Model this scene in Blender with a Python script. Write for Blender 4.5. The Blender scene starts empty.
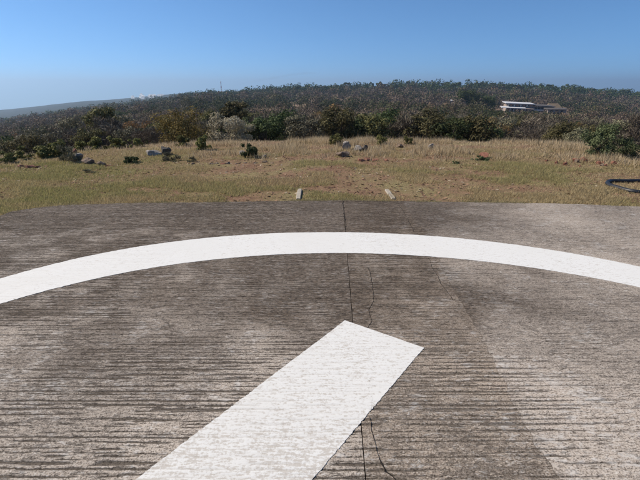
import bpy, math, random
import numpy as np

# ------------------------------------------------------------------ camera, sky, sun, exposure
SC = bpy.context.scene
COL = SC.collection
F = 400.0                                   # focal length in pixels of a 640 px wide frame
PITCH = math.atan(154 / F)
CZ = 1.65
cam_d = bpy.data.cameras.new('camera')
cam_d.sensor_width = 36.0
cam_d.sensor_fit = 'HORIZONTAL'
cam_d.lens = 36.0 * F / 640
cam_d.clip_start = 0.05
cam_d.clip_end = 60000
cam = bpy.data.objects.new('camera', cam_d)
COL.objects.link(cam)
cam.location = (0, 0, CZ)
cam.rotation_euler = (math.pi / 2 - PITCH, 0, 0)
SC.camera = cam

SUN_AZ = math.radians(-74)                  # clockwise from +Y (the view direction): to the left and ahead
SUN_EL = math.radians(42)
W = bpy.data.worlds.new('World')
SC.world = W
W.use_nodes = True
wn = W.node_tree
sky = wn.nodes.new('ShaderNodeTexSky')
sky.sky_type = 'NISHITA'
sky.sun_disc = False
sky.sun_elevation = SUN_EL
sky.sun_rotation = SUN_AZ
sky.altitude = 2500
sky.air_density = 1.0
sky.dust_density = 0.5
sky.ozone_density = 7.5
# the land falls away below eye level, so the sky has to reach lower than the level horizon
wtc = wn.nodes.new('ShaderNodeTexCoord')
wadd = wn.nodes.new('ShaderNodeVectorMath')
wadd.operation = 'ADD'
wadd.inputs[1].default_value = (0, 0, 0.06)
wnrm = wn.nodes.new('ShaderNodeVectorMath')
wnrm.operation = 'NORMALIZE'
wn.links.new(wtc.outputs['Generated'], wadd.inputs[0])
wn.links.new(wadd.outputs[0], wnrm.inputs[0])
wn.links.new(wnrm.outputs[0], sky.inputs['Vector'])
wtint = wn.nodes.new('ShaderNodeMix')                 # the camera's cooler white balance
wtint.data_type = 'RGBA'
wtint.blend_type = 'MULTIPLY'
wtint.inputs[0].default_value = 1.0
wtint.inputs[7].default_value = (0.80, 1.0, 1.03, 1)
wn.links.new(sky.outputs[0], wtint.inputs[6])
wn.links.new(wtint.outputs[2], wn.nodes['Background'].inputs[0])
wn.nodes['Background'].inputs[1].default_value = 0.105

sun_d = bpy.data.lights.new('sun', 'SUN')
sun_d.energy = 5.0
sun_d.angle = math.radians(0.53)
sun_d.color = (1.0, 0.91, 0.79)
sun = bpy.data.objects.new('sun', sun_d)
COL.objects.link(sun)
# the lamp shines along its -Z
sun.rotation_euler = (math.pi / 2 - SUN_EL, 0, math.pi - SUN_AZ)

SC.view_settings.view_transform = 'Standard'
SC.view_settings.look = 'None'
SC.view_settings.gamma = 1
SC.view_settings.use_curve_mapping = False
SC.view_settings.exposure = 0.32
SC.render.engine = 'CYCLES'
SC.cycles.max_bounces = 5
SC.cycles.diffuse_bounces = 3
SC.cycles.transparent_max_bounces = 4
SC.cycles.volume_bounces = 0
SC.cycles.use_denoising = True

# ------------------------------------------------------------------ helpers
RNG = np.random.default_rng(7)


def ray(px, py):
    a = (px - 320) / F
    b = (240 - py) / F
    return np.array([a, math.cos(PITCH) + b * math.sin(PITCH), -math.sin(PITCH) + b * math.cos(PITCH)])


def gp(px, py, z=0.0):
    d = ray(px, py)
    t = (z - CZ) / d[2]
    return float(d[0] * t), float(d[1] * t)


def at(px, py, Y):
    d = ray(px, py)
    t = Y / d[1]
    return np.array([d[0] * t, Y, CZ + d[2] * t])


def _hash(ix, iy, seed):
    n = (ix.astype(np.int64) * 374761393 + iy.astype(np.int64) * 668265263 + seed * 974711) & 0x7fffffff
    n = ((n ^ (n >> 13)) * 1274126177) & 0x7fffffff
    n = n ^ (n >> 16)
    return (n & 0xffff) / 65535.0


def vnoise(x, y, seed=0):
    x = np.asarray(x, float)
    y = np.asarray(y, float)
    ix = np.floor(x)
    iy = np.floor(y)
    fx = x - ix
    fy = y - iy
    fx = fx * fx * (3 - 2 * fx)
    fy = fy * fy * (3 - 2 * fy)
    a = _hash(ix, iy, seed)
    b = _hash(ix + 1, iy, seed)
    c = _hash(ix, iy + 1, seed)
    d = _hash(ix + 1, iy + 1, seed)
    return (a * (1 - fx) + b * fx) * (1 - fy) + (c * (1 - fx) + d * fx) * fy


def fbm(x, y, seed=0, octv=4):
    s = 0
    amp = 0.5
    tot = 0
    for k in range(octv):
        s = s + amp * vnoise(np.asarray(x) * 2 ** k, np.asarray(y) * 2 ** k, seed + k * 17)
        tot += amp
        amp *= 0.55
    return s / tot


def sstep(a, b, x):
    t = np.clip((x - a) / (b - a), 0, 1)
    return t * t * (3 - 2 * t)


def mesh_obj(name, verts, faces, mat=None, parent=None, attrs=None, smooth=False, loc=None):
    """faces: (n,k) array; attrs: {name: (domain, type, array)}"""
    me = bpy.data.meshes.new(name)
    verts = np.asarray(verts, np.float32)
    faces = np.asarray(faces, np.int32)
    n, k = faces.shape
    me.vertices.add(len(verts))
    me.vertices.foreach_set('co', verts.ravel())
    me.loops.add(n * k)
    me.loops.foreach_set('vertex_index', faces.ravel())
    me.polygons.add(n)
    me.polygons.foreach_set('loop_start', np.arange(0, n * k, k, dtype=np.int32))
    me.polygons.foreach_set('loop_total', np.full(n, k, np.int32))
    me.polygons.foreach_set('use_smooth', np.full(n, smooth, bool))
    me.update(calc_edges=True)
    me.validate()
    if attrs:
        for an, (dom, typ, arr) in attrs.items():
            at_ = me.attributes.new(an, typ, dom)
            arr = np.asarray(arr, np.float32)
            if typ == 'FLOAT':
                at_.data.foreach_set('value', arr.ravel())
            else:
                at_.data.foreach_set('color', arr.ravel())
    if mat:
        me.materials.append(mat)
    o = bpy.data.objects.new(name, me)
    COL.objects.link(o)
    if parent:
        o.parent = parent
    if loc is not None:
        o.location = loc
    return o


def empty(name, loc=(0, 0, 0), rz=0.0, s=1.0):
    o = bpy.data.objects.new(name, None)
    o.empty_display_size = 0.1
    COL.objects.link(o)
    o.location = loc
    o.rotation_euler = (0, 0, rz)
    o.scale = (s, s, s)
    return o


def tag(o, label=None, cat=None, group=None, kind=None):
    if label:
        o['label'] = label
    if cat:
        o['category'] = cat
    if group:
        o['group'] = group
    if kind:
        o['kind'] = kind
    return o


def copy_tree(o, parent=None):
    c = o.copy()
    COL.objects.link(c)
    c.parent = parent
    for ch in o.children:
        copy_tree(ch, c)
    return c


def grid_faces(nr, nc):
    i = np.arange(nr - 1)[:, None] * nc + np.arange(nc - 1)[None, :]
    i = i.ravel()
    return np.stack([i, i + 1, i + nc + 1, i + nc], 1)


class MB:
    """collects quads"""
    def __init__(self):
        self.v = []
        self.f = []

    def box(self, x0, x1, y0, y1, z0, z1):
        b = len(self.v)
        self.v += [(x0, y0, z0), (x1, y0, z0), (x1, y1, z0), (x0, y1, z0), (x0, y0, z1), (x1, y0, z1), (x1, y1, z1), (x0, y1, z1)]
        self.f += [(b, b + 3, b + 2, b + 1), (b + 4, b + 5, b + 6, b + 7), (b, b + 1, b + 5, b + 4), (b + 1, b + 2, b + 6, b + 5), (b + 2, b + 3, b + 7, b + 6), (b + 3, b, b + 4, b + 7)]
        return self

    def hexa(self, p):
        b = len(self.v)
        self.v += [tuple(q) for q in p]
        self.f += [(b, b + 3, b + 2, b + 1), (b + 4, b + 5, b + 6, b + 7), (b, b + 1, b + 5, b + 4), (b + 1, b + 2, b + 6, b + 5), (b + 2, b + 3, b + 7, b + 6), (b + 3, b, b + 4, b + 7)]
        return self

    def tube(self, pts, rad, n=5):
        pts = [np.array(p, float) for p in pts]
        b0 = len(self.v)
        for i, p in enumerate(pts):
            t = pts[min(i + 1, len(pts) - 1)] - pts[max(i - 1, 0)]
            t = t / (np.linalg.norm(t) + 1e-9)
            u = np.cross(t, (0.31, 0.17, 0.9) if abs(t[2]) < 0.9 else (1, 0.2, 0))
            u /= np.linalg.norm(u)
            w = np.cross(t, u)
            for k in range(n):
                a = 2 * math.pi * k / n
                self.v.append(tuple(p + rad[i] * (math.cos(a) * u + math.sin(a) * w)))
        for i in range(len(pts) - 1):
            for k in range(n):
                a = b0 + i * n + k
                b = b0 + i * n + (k + 1) % n
                self.f.append((a, b, b + n, a + n))
        return self

    def build(self, name, mat, parent=None, smooth=False, loc=None):
        return mesh_obj(name, self.v, self.f, mat, parent, smooth=smooth, loc=loc)


# ------------------------------------------------------------------ material helpers
def new_mat(name):
    m = bpy.data.materials.new(name)
    m.use_nodes = True
    nt = m.node_tree
    b = nt.nodes['Principled BSDF']
    b.inputs['Specular IOR Level'].default_value = 0.25
    return m, nt, b


def N(nt, typ, **kw):
    n = nt.nodes.new(typ)
    for k, v in kw.items():
        setattr(n, k, v)
    return n


def L(nt, a, b):
    nt.links.new(a, b)


def noise(nt, vec, scale, detail=4, rough=0.55, dist=0.0):
    n = N(nt, 'ShaderNodeTexNoise')
    n.inputs['Scale'].default_value = scale
    n.inputs['Detail'].default_value = detail
    n.inputs['Roughness'].default_value = rough
    n.inputs['Distortion'].default_value = dist
    if vec is not None:
        L(nt, vec, n.inputs['Vector'])
    return n.outputs['Fac']


def mapping(nt, scale=(1, 1, 1), loc=(0, 0, 0), rot=(0, 0, 0), coord='Object'):
    tc = N(nt, 'ShaderNodeTexCoord')
    mp = N(nt, 'ShaderNodeMapping')
    mp.inputs['Scale'].default_value = scale
    mp.inputs['Location'].default_value = loc
    mp.inputs['Rotation'].default_value = rot
    L(nt, tc.outputs[coord], mp.inputs['Vector'])
    return mp.outputs[0]


def ramp(nt, fac, stops):
    r = N(nt, 'ShaderNodeValToRGB')
    el = r.color_ramp.elements
    while len(el) > 1:
        el.remove(el[-1])
    el[0].position = stops[0][0]
    c = stops[0][1]
    el[0].color = (c, c, c, 1) if isinstance(c, (int, float)) else (*c, 1)
    for p, c in stops[1:]:
        e = el.new(p)
        e.color = (c, c, c, 1) if isinstance(c, (int, float)) else (*c, 1)
    L(nt, fac, r.inputs['Fac'])
    return r.outputs['Color']


def mix(nt, fac, a, b, typ='MIX'):
    m = N(nt, 'ShaderNodeMix', data_type='RGBA', blend_type=typ)
    for sock, v in ((m.inputs[0], fac), (m.inputs[6], a), (m.inputs[7], b)):
        if isinstance(v, (int, float)):
            sock.default_value = v
        elif isinstance(v, tuple):
            sock.default_value = (*v, 1)
        else:
            L(nt, v, sock)
    return m.outputs[2]


def mathn(nt, op, a, b=0.0, c=None):
    m = N(nt, 'ShaderNodeMath', operation=op)
    for i, v in enumerate((a, b, c)):
        if v is None:
            continue
        if isinstance(v, (int, float)):
            m.inputs[i].default_value = v
        else:
            L(nt, v, m.inputs[i])
    return m.outputs[0]


def attr(nt, name):
    a = N(nt, 'ShaderNodeAttribute')
    a.attribute_name = name
    return a


def bump(nt, bsdf, h, strength=0.5, dist=0.01):
    b = N(nt, 'ShaderNodeBump')
    b.inputs['Strength'].default_value = strength
    b.inputs['Distance'].default_value = dist
    L(nt, h, b.inputs['Height'])
    L(nt, b.outputs[0], bsdf.inputs['Normal'])


def plain(name, col, rough=0.8, var=0.25, scale=6.0, spec=0.2):
    m, nt, b = new_mat(name)
    f = noise(nt, mapping(nt), scale, 5, 0.6)
    c0 = tuple(x * (1 - var) for x in col)
    c1 = tuple(min(1, x * (1 + var)) for x in col)
    L(nt, ramp(nt, f, [(0.3, c0), (0.7, c1)]), b.inputs['Base Color'])
    b.inputs['Roughness'].default_value = rough
    b.inputs['Specular IOR Level'].default_value = spec
    return m


def leaf_mat(name, dark, light, hue_var=0.5, trans=0.25):
    """leaf colour between two tones: per leaf (attribute v) and per plant (object random)"""
    m, nt, b = new_mat(name)
    oi = N(nt, 'ShaderNodeObjectInfo')
    v = attr(nt, 'v').outputs['Fac']
    f = mathn(nt, 'ADD', mathn(nt, 'MULTIPLY', v, 0.65), mathn(nt, 'MULTIPLY', oi.outputs['Random'], 0.35))
    c = ramp(nt, f, [(0.1, dark), (0.85, light)])
    hs = N(nt, 'ShaderNodeHueSaturation')
    L(nt, mathn(nt, 'MULTIPLY_ADD', oi.outputs['Random'], 0.05 * hue_var, 0.5 - 0.025 * hue_var), hs.inputs['Hue'])
    hs.inputs['Saturation'].default_value = 1.0
    L(nt, c, hs.inputs['Color'])
    L(nt, hs.outputs[0], b.inputs['Base Color'])
    b.inputs['Roughness'].default_value = 0.75
    b.inputs['Specular IOR Level'].default_value = 0.15
    if trans:
        tr = N(nt, 'ShaderNodeBsdfTranslucent')
        L(nt, hs.outputs[0], tr.inputs['Color'])
        ms = N(nt, 'ShaderNodeMixShader')
        ms.inputs[0].default_value = trans
        L(nt, b.outputs[0], ms.inputs[1])
        L(nt, tr.outputs[0], ms.inputs[2])
        L(nt, ms.outputs[0], nt.nodes['Material Output'].inputs['Surface'])
    return m


def col_mat(name, trans=0.2, rough=0.8):
    """colour stored on the faces"""
    m, nt, b = new_mat(name)
    c = attr(nt, 'col').outputs['Color']
    L(nt, c, b.inputs['Base Color'])
    b.inputs['Roughness'].default_value = rough
    b.inputs['Specular IOR Level'].default_value = 0.12
    if trans:
        tr = N(nt, 'ShaderNodeBsdfTranslucent')
        L(nt, c, tr.inputs['Color'])
        ms = N(nt, 'ShaderNodeMixShader')
        ms.inputs[0].default_value = trans
        L(nt, b.outputs[0], ms.inputs[1])
        L(nt, tr.outputs[0], ms.inputs[2])
        L(nt, ms.outputs[0], nt.nodes['Material Output'].inputs['Surface'])
    return m


# ------------------------------------------------------------------ the lie of the land
# ground seen at (column px): depth Y -> image row
_Y = [14, 30, 60, 120, 250, 400, 550, 700, 900, 1150, 1600, 2400]
_T = {
    -120: [176, 174, 168, 158, 150, 145, 141, 139, 138.5, 137, 134, 129],
    0:    [166, 166.5, 155, 145, 135, 130, 127, 125, 124.5, 121, 117, 110.5],
    100:  [152, 154.5, 142, 131, 122, 117, 114, 112, 111.5, 109, 105, 100.5],
    200:  [144, 148.0, 136, 124, 113, 106, 101, 98.5, 98.5, 98, 95.5, 92.3],
    320:  [143, 147.5, 135, 123, 111, 103, 96, 90, 91, 91, 89, 86.3],
    430:  [143, 148.5, 136, 124, 112, 103, 95, 88, 90, 92, 92, 90],
    540:  [146, 152.5, 140, 128, 116, 106, 97, 90, 93, 96, 97, 96],
    640:  [156, 160.5, 148, 137, 125, 115, 105, 98, 101, 104, 106, 106],
    760:  [166, 168, 160, 150, 140, 130, 121, 114, 117, 120, 124, 124],
}
_S = []
_D = []
for _px, _rows in sorted(_T.items()):
    dd = []
    ss = []
    for _y, _r in zip(_Y, _rows):
        d = ray(_px, _r)
        dd.append(d[2] / d[1])
        ss.append(d[0] / d[1])
    _S.append(float(np.mean(ss)))
    _D.append(dd)
_S = np.array(_S)
_D = np.array(_D)
_LY = np.log(np.array(_Y, float))


def dep(s, Y):
    s = np.clip(s, _S[0], _S[-1])
    ly = np.clip(np.log(np.maximum(Y, 1.0)), _LY[0], _LY[-1])
    j = np.clip(np.searchsorted(_LY, ly, 'right') - 1, 0, len(_LY) - 2)
    fy = (ly - _LY[j]) / (_LY[j + 1] - _LY[j])
    i = np.clip(np.searchsorted(_S, s, 'right') - 1, 0, len(_S) - 2)
    fs = (s - _S[i]) / (_S[i + 1] - _S[i])
    fs = fs * 0.6 + 0.4 * fs * fs * (3 - 2 * fs)
    a = _D[i, j] * (1 - fy) + _D[i, j + 1] * fy
    b = _D[i + 1, j] * (1 - fy) + _D[i + 1, j + 1] * fy
    return a * (1 - fs) + b * fs


GZ = -0.045                                  # lawn level beside the slab


def lawn_z(x, y):
    return GZ + 0.05 * (fbm(x * 0.9, y * 0.9, 31, 4) - 0.5) * sstep(6.0, 8.0, y)


def bow(s):
    s = np.clip(s, -1, 1)
    return 1 - np.where(s < 0, 0.27, 0.15) * s ** 2


def terrain(x, y):
    x = np.asarray(x, float)
    y = np.asarray(y, float)
    r = np.hypot(x, y)
    Y = np.maximum(y, 0.40 * r)              # to the sides and behind, go on as at the edge of the view
    s = x / np.maximum(Y, 1e-3)
    ye = Y / bow(s)
    zf = CZ + Y * dep(s, np.maximum(Y, 14.0))
    k = sstep(10.8, 16.5, ye)
    z = lawn_z(x, y) * (1 - k) + zf * k
    rough = (fbm(x * 0.25, y * 0.25, 5, 3) - 0.5) * 0.5 * sstep(15, 40, Y)
    rough = rough + (fbm(x / 45, y / 45, 9, 3) - 0.5) * 2.2 * sstep(90, 200, Y)
    rough = rough + (fbm(x / 400, y / 400, 11, 4) - 0.5) * 6 * sstep(1000, 1800, Y)
    rough = rough - 0.004 * np.maximum(0, Y - 2450)          # beyond the last rise the plain drops out of sight
    return z + rough


def tz(x, y):
    return float(terrain(np.array([x]), np.array([y]))[0])


def on_ground(px, Y):
    """point of the terrain at depth Y in column px"""
    s = (px - 320) / F / (math.cos(PITCH) + 0.3 * math.sin(PITCH))
    for _ in range(6):
        z = tz(s * Y, Y)
        v = z - CZ
        f = Y * math.cos(PITCH) - v * math.sin(PITCH)
        s = (px - 320) / F * f / Y
    return np.array([s * Y, Y, tz(s * Y, Y)])


def project(x, y, z):
    v = z - CZ
    f = y * math.cos(PITCH) - v * math.sin(PITCH)
    u = y * math.sin(PITCH) + v * math.cos(PITCH)
    return 320 + F * x / f, 240 - F * u / f


# ---- ground sheet, polar round the viewer
az = np.concatenate([np.linspace(-180, -54, 22)[:-1], np.linspace(-54, 54, 301), np.linspace(54, 180, 22)[1:]])
az = np.radians(az)
rr = np.concatenate([np.linspace(0.3, 5.0, 8), np.linspace(5.1, 20, 130), np.geomspace(20.2, 900, 170), np.geomspace(930, 14500, 50)])
A, R = np.meshgrid(az, rr)
GX = R * np.sin(A)
GY = R * np.cos(A)
GZg = terrain(GX, GY)
under = np.minimum(1, sstep(6.5, 5.2, GY) * sstep(-5.2, -4.4, GX))
GZg = np.where(under > 0, np.minimum(GZg, GZ - 0.0 * under), GZg)

m_ground, nt, b = new_mat('savanna_ground')
oc = mapping(nt)
f1 = noise(nt, oc, 0.9, 6, 0.62)
f2 = noise(nt, oc, 7.0, 6, 0.7)
f3 = noise(nt, oc, 45.0, 4, 0.7)
soil = ramp(nt, f2, [(0.25, (0.11, 0.055, 0.035)), (0.5, (0.190, 0.116, 0.075)), (0.75, (0.31, 0.20, 0.125))])
thatch = ramp(nt, f3, [(0.25, (0.09, 0.078, 0.035)), (0.5, (0.21, 0.17, 0.084)), (0.78, (0.40, 0.31, 0.18))])
near = mix(nt, ramp(nt, mathn(nt, 'ADD', f1, mathn(nt, 'MULTIPLY', f2, 0.35)), [(0.55, 1.0), (0.75, 0.0)]), soil, thatch)
g1 = noise(nt, oc, 0.02, 6, 0.65)
g2 = noise(nt, oc, 0.35, 5, 0.7)
far = ramp(nt, mathn(nt, 'ADD', mathn(nt, 'MULTIPLY', g1, 0.6), mathn(nt, 'MULTIPLY', g2, 0.4)),
           [(0.36, (0.07, 0.055, 0.036)), (0.48, (0.13, 0.094, 0.062)), (0.56, (0.24, 0.165, 0.11)), (0.66, (0.38, 0.28, 0.19))])
geo = N(nt, 'ShaderNodeNewGeometry')
sp = N(nt, 'ShaderNodeSeparateXYZ')
L(nt, geo.outputs['Position'], sp.inputs[0])
kf = N(nt, 'ShaderNodeMapRange')
kf.inputs[1].default_value = 14
kf.inputs[2].default_value = 30
L(nt, sp.outputs['Y'], kf.inputs[0])
wood = ramp(nt, noise(nt, oc, 0.012, 6, 0.7), [(0.35, (0.022, 0.024, 0.016)), (0.6, (0.045, 0.042, 0.028)), (0.75, (0.085, 0.07, 0.045))])
kw = N(nt, 'ShaderNodeMapRange')
kw.inputs[1].default_value = 760
kw.inputs[2].default_value = 1000
L(nt, sp.outputs['Y'], kw.inputs[0])
L(nt, mix(nt, kw.outputs[0], mix(nt, kf.outputs[0], near, far), wood), b.inputs['Base Color'])
b.inputs['Roughness'].default_value = 0.95
b.inputs['Specular IOR Level'].default_value = 0.05
bump(nt, b, mathn(nt, 'ADD', f2, mathn(nt, 'MULTIPLY', f3, 0.5)), 0.8, 0.03)
nA = len(az)
fc = grid_faces(len(rr), nA)
fc = fc[:, ::-1]
ground = mesh_obj('ground', np.stack([GX.ravel(), GY.ravel(), GZg.ravel()], 1), fc, m_ground, smooth=True)
tag(ground, kind='structure')


# ------------------------------------------------------------------ the concrete pad
PE_X = [-4.36, -4.1, -3.86, -3.2, -2.58, 0.31, 3.61, 4.70, 9.0]
PE_Y = [5.40, 5.60, 5.72, 5.80, 5.87, 6.01, 5.82, 5.66, 5.2]


def pad_edge(x):
    x = np.asarray(x, float)
    return np.interp(x, PE_X, PE_Y) + 0.05 * (fbm(x * 2.2, x * 0 + 1, 57, 5) - 0.5)


def rake(x, y, p, seed, thr):
    """separate furrows p metres apart, each with its own width, depth and breaks"""
    yy = y + 0.030 * (vnoise(x * 0.55, y * 0.7, seed) - 0.5) + 0.012 * (vnoise(x * 3.1, y * 6, seed + 1) - 0.5) + 0.006 * (vnoise(x * 16, y * 30, seed + 5) - 0.5)
    u = yy / p
    i = np.floor(u)
    zero = i * 0.0
    off = 0.5 * (_hash(i, zero, seed + 2) - 0.5)
    wd = 0.09 + 0.12 * _hash(i, zero + 3, seed + 3)
    f = u - i - 0.5 + off
    a = vnoise(x * 1.5 + 13.7 * np.mod(i, 97), i * 0.37, seed + 4) * 0.45 + vnoise(x * 7.0 + 5.1 * np.mod(i, 89), i * 0.61, seed + 6) * 0.55
    return np.exp(-(f / wd) ** 2) * sstep(thr, thr + 0.22, a)


def groove(x, y):
    """0 on the ridges, 1 in the furrows left by raking the wet concrete"""
    wear = fbm(x * 0.9 + 3, y * 1.1, 24, 4)
    right = sstep(0.9, 1.5, x)
    patch = 0.50 + 0.50 * sstep(0.34, 0.56, wear)
    patch = patch * (1 - 0.55 * right)
    g = np.maximum(rake(x, y, 0.036, 210, 0.30), 0.8 * rake(x, y, 0.023, 230, 0.40)) * patch
    return np.clip(g, 0, 1)


def pad_h(x, y, g=None):
    if g is None:
        g = groove(x, y)
    return -0.0065 * g + 0.005 * (fbm(x * 1.1, y * 1.1, 40, 3) - 0.5)


def concrete(name, tint, tone, loc, DIRT):
    m, nt, b = new_mat(name)
    oc = mapping(nt, loc=loc)
    fine = noise(nt, mapping(nt, (16, 60, 14), loc), 3.0, 6, 0.75)
    lines = noise(nt, mapping(nt, (9, 30, 2), loc, rot=(0, 0, 0.012)), 1.6, 8, 0.78, 0.7)
    longl = noise(nt, mapping(nt, (0.9, 30, 2), loc, rot=(0, 0, -0.01)), 1.3, 5, 0.7, 0.25)
    crust = noise(nt, mapping(nt, (7, 20, 7), loc), 2.0, 8, 0.78, 0.8)
    blot = noise(nt, oc, 0.75, 6, 0.6, 0.3)
    blot2 = noise(nt, oc, 3.4, 6, 0.68, 0.4)
    grit = noise(nt, oc, 120, 4, 0.75)
    g = attr(nt, 'groove').outputs['Fac']
    st = attr(nt, 'stain_and_shade').outputs['Fac']
    base = ramp(nt, blot, [(0.30, tuple(0.86 * t * tone for t in tint)), (0.5, tuple(t * tone for t in tint)), (0.70, tuple(1.16 * t * tone for t in tint))])
    base = mix(nt, ramp(nt, grit, [(0.39, 0.9), (0.49, 0.0)]), base, (0.075, 0.058, 0.043))
    base = mix(nt, ramp(nt, grit, [(0.55, 0.0), (0.64, 0.7)]), base, (0.58, 0.52, 0.45))
    speck = noise(nt, mapping(nt, (1, 2.0, 1), loc), 38, 5, 0.72, 0.6)
    base = mix(nt, ramp(nt, speck, [(0.38, 0.75), (0.46, 0.0)]), base, (0.095, 0.074, 0.056))
    # pale crust where the skin of the concrete is worn, in patches
    cr = mathn(nt, 'ADD', crust, mathn(nt, 'MULTIPLY', mathn(nt, 'SUBTRACT', blot2, 0.5), 0.55))
    base = mix(nt, ramp(nt, cr, [(0.55, 0.0), (0.64, 0.8)]), base, tuple(t * tone * 1.5 for t in (0.300, 0.280, 0.255)))
    base = mix(nt, ramp(nt, speck, [(0.58, 0.0), (0.65, 0.75)]), base, (0.60, 0.56, 0.50))
    # dirt lodged in the rake marks
    thr = mathn(nt, 'ADD', mathn(nt, 'MULTIPLY', mathn(nt, 'SUBTRACT', blot, 0.5), -0.28), mathn(nt, 'MULTIPLY', g, 0.10))
    d1 = ramp(nt, mathn(nt, 'ADD', lines, thr), [(0.565, 0.0), (0.64, 1.0)])
    d2 = ramp(nt, mathn(nt, 'ADD', longl, thr), [(0.60, 0.0), (0.69, 1.0)])
    d3 = ramp(nt, mathn(nt, 'ADD', fine, thr), [(0.57, 0.0), (0.66, 0.9)])
    dirt = mathn(nt, 'MAXIMUM', mathn(nt, 'MAXIMUM', mathn(nt, 'MULTIPLY', d1, 0.55), mathn(nt, 'MULTIPLY', d2, 0.25)), mathn(nt, 'MULTIPLY', d3, 0.5))
    gd = ramp(nt, mathn(nt, 'ADD', g, mathn(nt, 'ADD', mathn(nt, 'MULTIPLY', mathn(nt, 'SUBTRACT', fine, 0.5), 1.3), mathn(nt, 'MULTIPLY', mathn(nt, 'SUBTRACT', lines, 0.5), 1.2))), [(0.26, 0.0), (0.58, 1.0)])
    dirt = mathn(nt, 'MAXIMUM', dirt, mathn(nt, 'MULTIPLY', gd, 0.95))
    c = mix(nt, mathn(nt, 'MULTIPLY', dirt, DIRT), base, ramp(nt, grit, [(0.35, (0.018, 0.014, 0.010)), (0.65, (0.10, 0.078, 0.058))]))
    c = mix(nt, mathn(nt, 'MULTIPLY', st, ramp(nt, crust, [(0.44, 1.0), (0.68, 0.50)])), c, mix(nt, ramp(nt, speck, [(0.4, 0.0), (0.62, 1.0)]), (0.027, 0.020, 0.014), (0.124, 0.089, 0.061)))  # dirt blotches and the painted shade of the far furrow walls
    L(nt, c, b.inputs['Base Color'])
    b.inputs['Roughness'].default_value = 0.85
    b.inputs['Specular IOR Level'].default_value = 0.2
    hgt = mathn(nt, 'SUBTRACT', mathn(nt, 'ADD', mathn(nt, 'MULTIPLY', grit, 0.3), mathn(nt, 'MULTIPLY', crust, 0.6)), mathn(nt, 'MULTIPLY', dirt, 0.9))
    bump(nt, b, hgt, 0.8, 0.008)
    return m


def j1(y):
    return 0.205 + 0.0315 * (y - 1.29)


def j2(y):
    return 1.06 + 0.05 * (y - 1.29) + 0.10 * (fbm(y * 1.3, y * 0 + 4, 51, 4) - 0.5) + 0.05 * (fbm(y * 14, y * 0 + 4, 52, 4) - 0.5)


rows = [-6.0]
while rows[-1] < 6.01:
    y = rows[-1]
    rows.append(y + (0.25 if y < 0.6 else min(0.0065 + 0.0009 * max(0, y - 1.2), 0.012)))
rows = np.array(rows)
rows = np.append(rows[rows < 6.0], 6.01)

helipad = empty('helipad', (0, 0, 0))
tag(helipad, 'raked brown concrete helipad with white circle and letter marking', 'helipad', kind='structure')


def slab(name, fx0, fx1, dx, mat, seed_stain):
    w = float(np.mean(fx1(rows) - fx0(rows)))
    nc = max(12, int(w / dx))
    t = np.linspace(0, 1, nc)
    Yr, T_ = np.meshgrid(rows, t, indexing='ij')
    X = fx0(Yr) * (1 - T_) + fx1(Yr) * T_
    Yw = np.where(Yr > 0, Yr * pad_edge(X) / 6.01, Yr)
    g = groove(X, Yw)
    Z = pad_h(X, Yw, g)
    dist = pad_edge(X) - Yw
    # old dirt in blotches, plus furrow-wall shade painted in, darker towards the far edge
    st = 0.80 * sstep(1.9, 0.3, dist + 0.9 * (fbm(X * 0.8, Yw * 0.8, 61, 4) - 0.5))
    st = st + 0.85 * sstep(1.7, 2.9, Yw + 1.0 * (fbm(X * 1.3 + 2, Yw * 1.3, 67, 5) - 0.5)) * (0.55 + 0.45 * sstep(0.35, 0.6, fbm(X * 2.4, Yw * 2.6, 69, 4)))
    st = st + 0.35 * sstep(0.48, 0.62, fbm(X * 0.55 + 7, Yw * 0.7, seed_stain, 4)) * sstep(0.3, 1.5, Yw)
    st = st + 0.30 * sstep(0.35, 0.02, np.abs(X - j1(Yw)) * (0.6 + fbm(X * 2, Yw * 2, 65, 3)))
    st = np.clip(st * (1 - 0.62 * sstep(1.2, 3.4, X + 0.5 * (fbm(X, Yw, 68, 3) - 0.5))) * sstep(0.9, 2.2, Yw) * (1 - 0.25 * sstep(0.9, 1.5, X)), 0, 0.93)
    V = [np.stack([X.ravel(), Yw.ravel(), Z.ravel()], 1)]
    nr = len(rows)
    fcs = [grid_faces(nr, nc)]
    idx = np.arange(nr * nc).reshape(nr, nc)
    loop = np.concatenate([idx[0, :], idx[1:, -1], idx[-1, -2::-1], idx[-2:0:-1, 0]])
    top = V[0][loop]
    low = top.copy()
    low[:, 2] = -0.12
    base = nr * nc
    k = len(loop)
    V += [top, low]
    i = np.arange(k)
    fcs.append(np.stack([base + i, base + k + i, base + k + (i + 1) % k, base + (i + 1) % k], 1))
    ga = np.concatenate([g.ravel(), np.full(2 * k, 0.7)])
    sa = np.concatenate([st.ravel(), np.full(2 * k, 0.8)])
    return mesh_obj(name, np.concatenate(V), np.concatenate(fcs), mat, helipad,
                    {'groove': ('POINT', 'FLOAT', ga), 'stain_and_shade': ('POINT', 'FLOAT', sa)}, smooth=True)


m_ca = concrete('concrete_brown', (0.355, 0.302, 0.248), 1.32, (0, 0, 0), 0.90)
m_cb = concrete('concrete_buff', (0.350, 0.284, 0.220), 1.10, (13, 5, 2), 0.78)
m_cc = concrete('concrete_grey', (0.370, 0.315, 0.260), 1.27, (31, 9, 4), 0.72)
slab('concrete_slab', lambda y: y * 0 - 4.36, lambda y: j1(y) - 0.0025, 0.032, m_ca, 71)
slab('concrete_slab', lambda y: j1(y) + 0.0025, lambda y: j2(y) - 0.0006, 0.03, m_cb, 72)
slab('concrete_slab', lambda y: j2(y) + 0.0006, lambda y: y * 0 + 7.5, 0.045, m_cc, 73)

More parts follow.
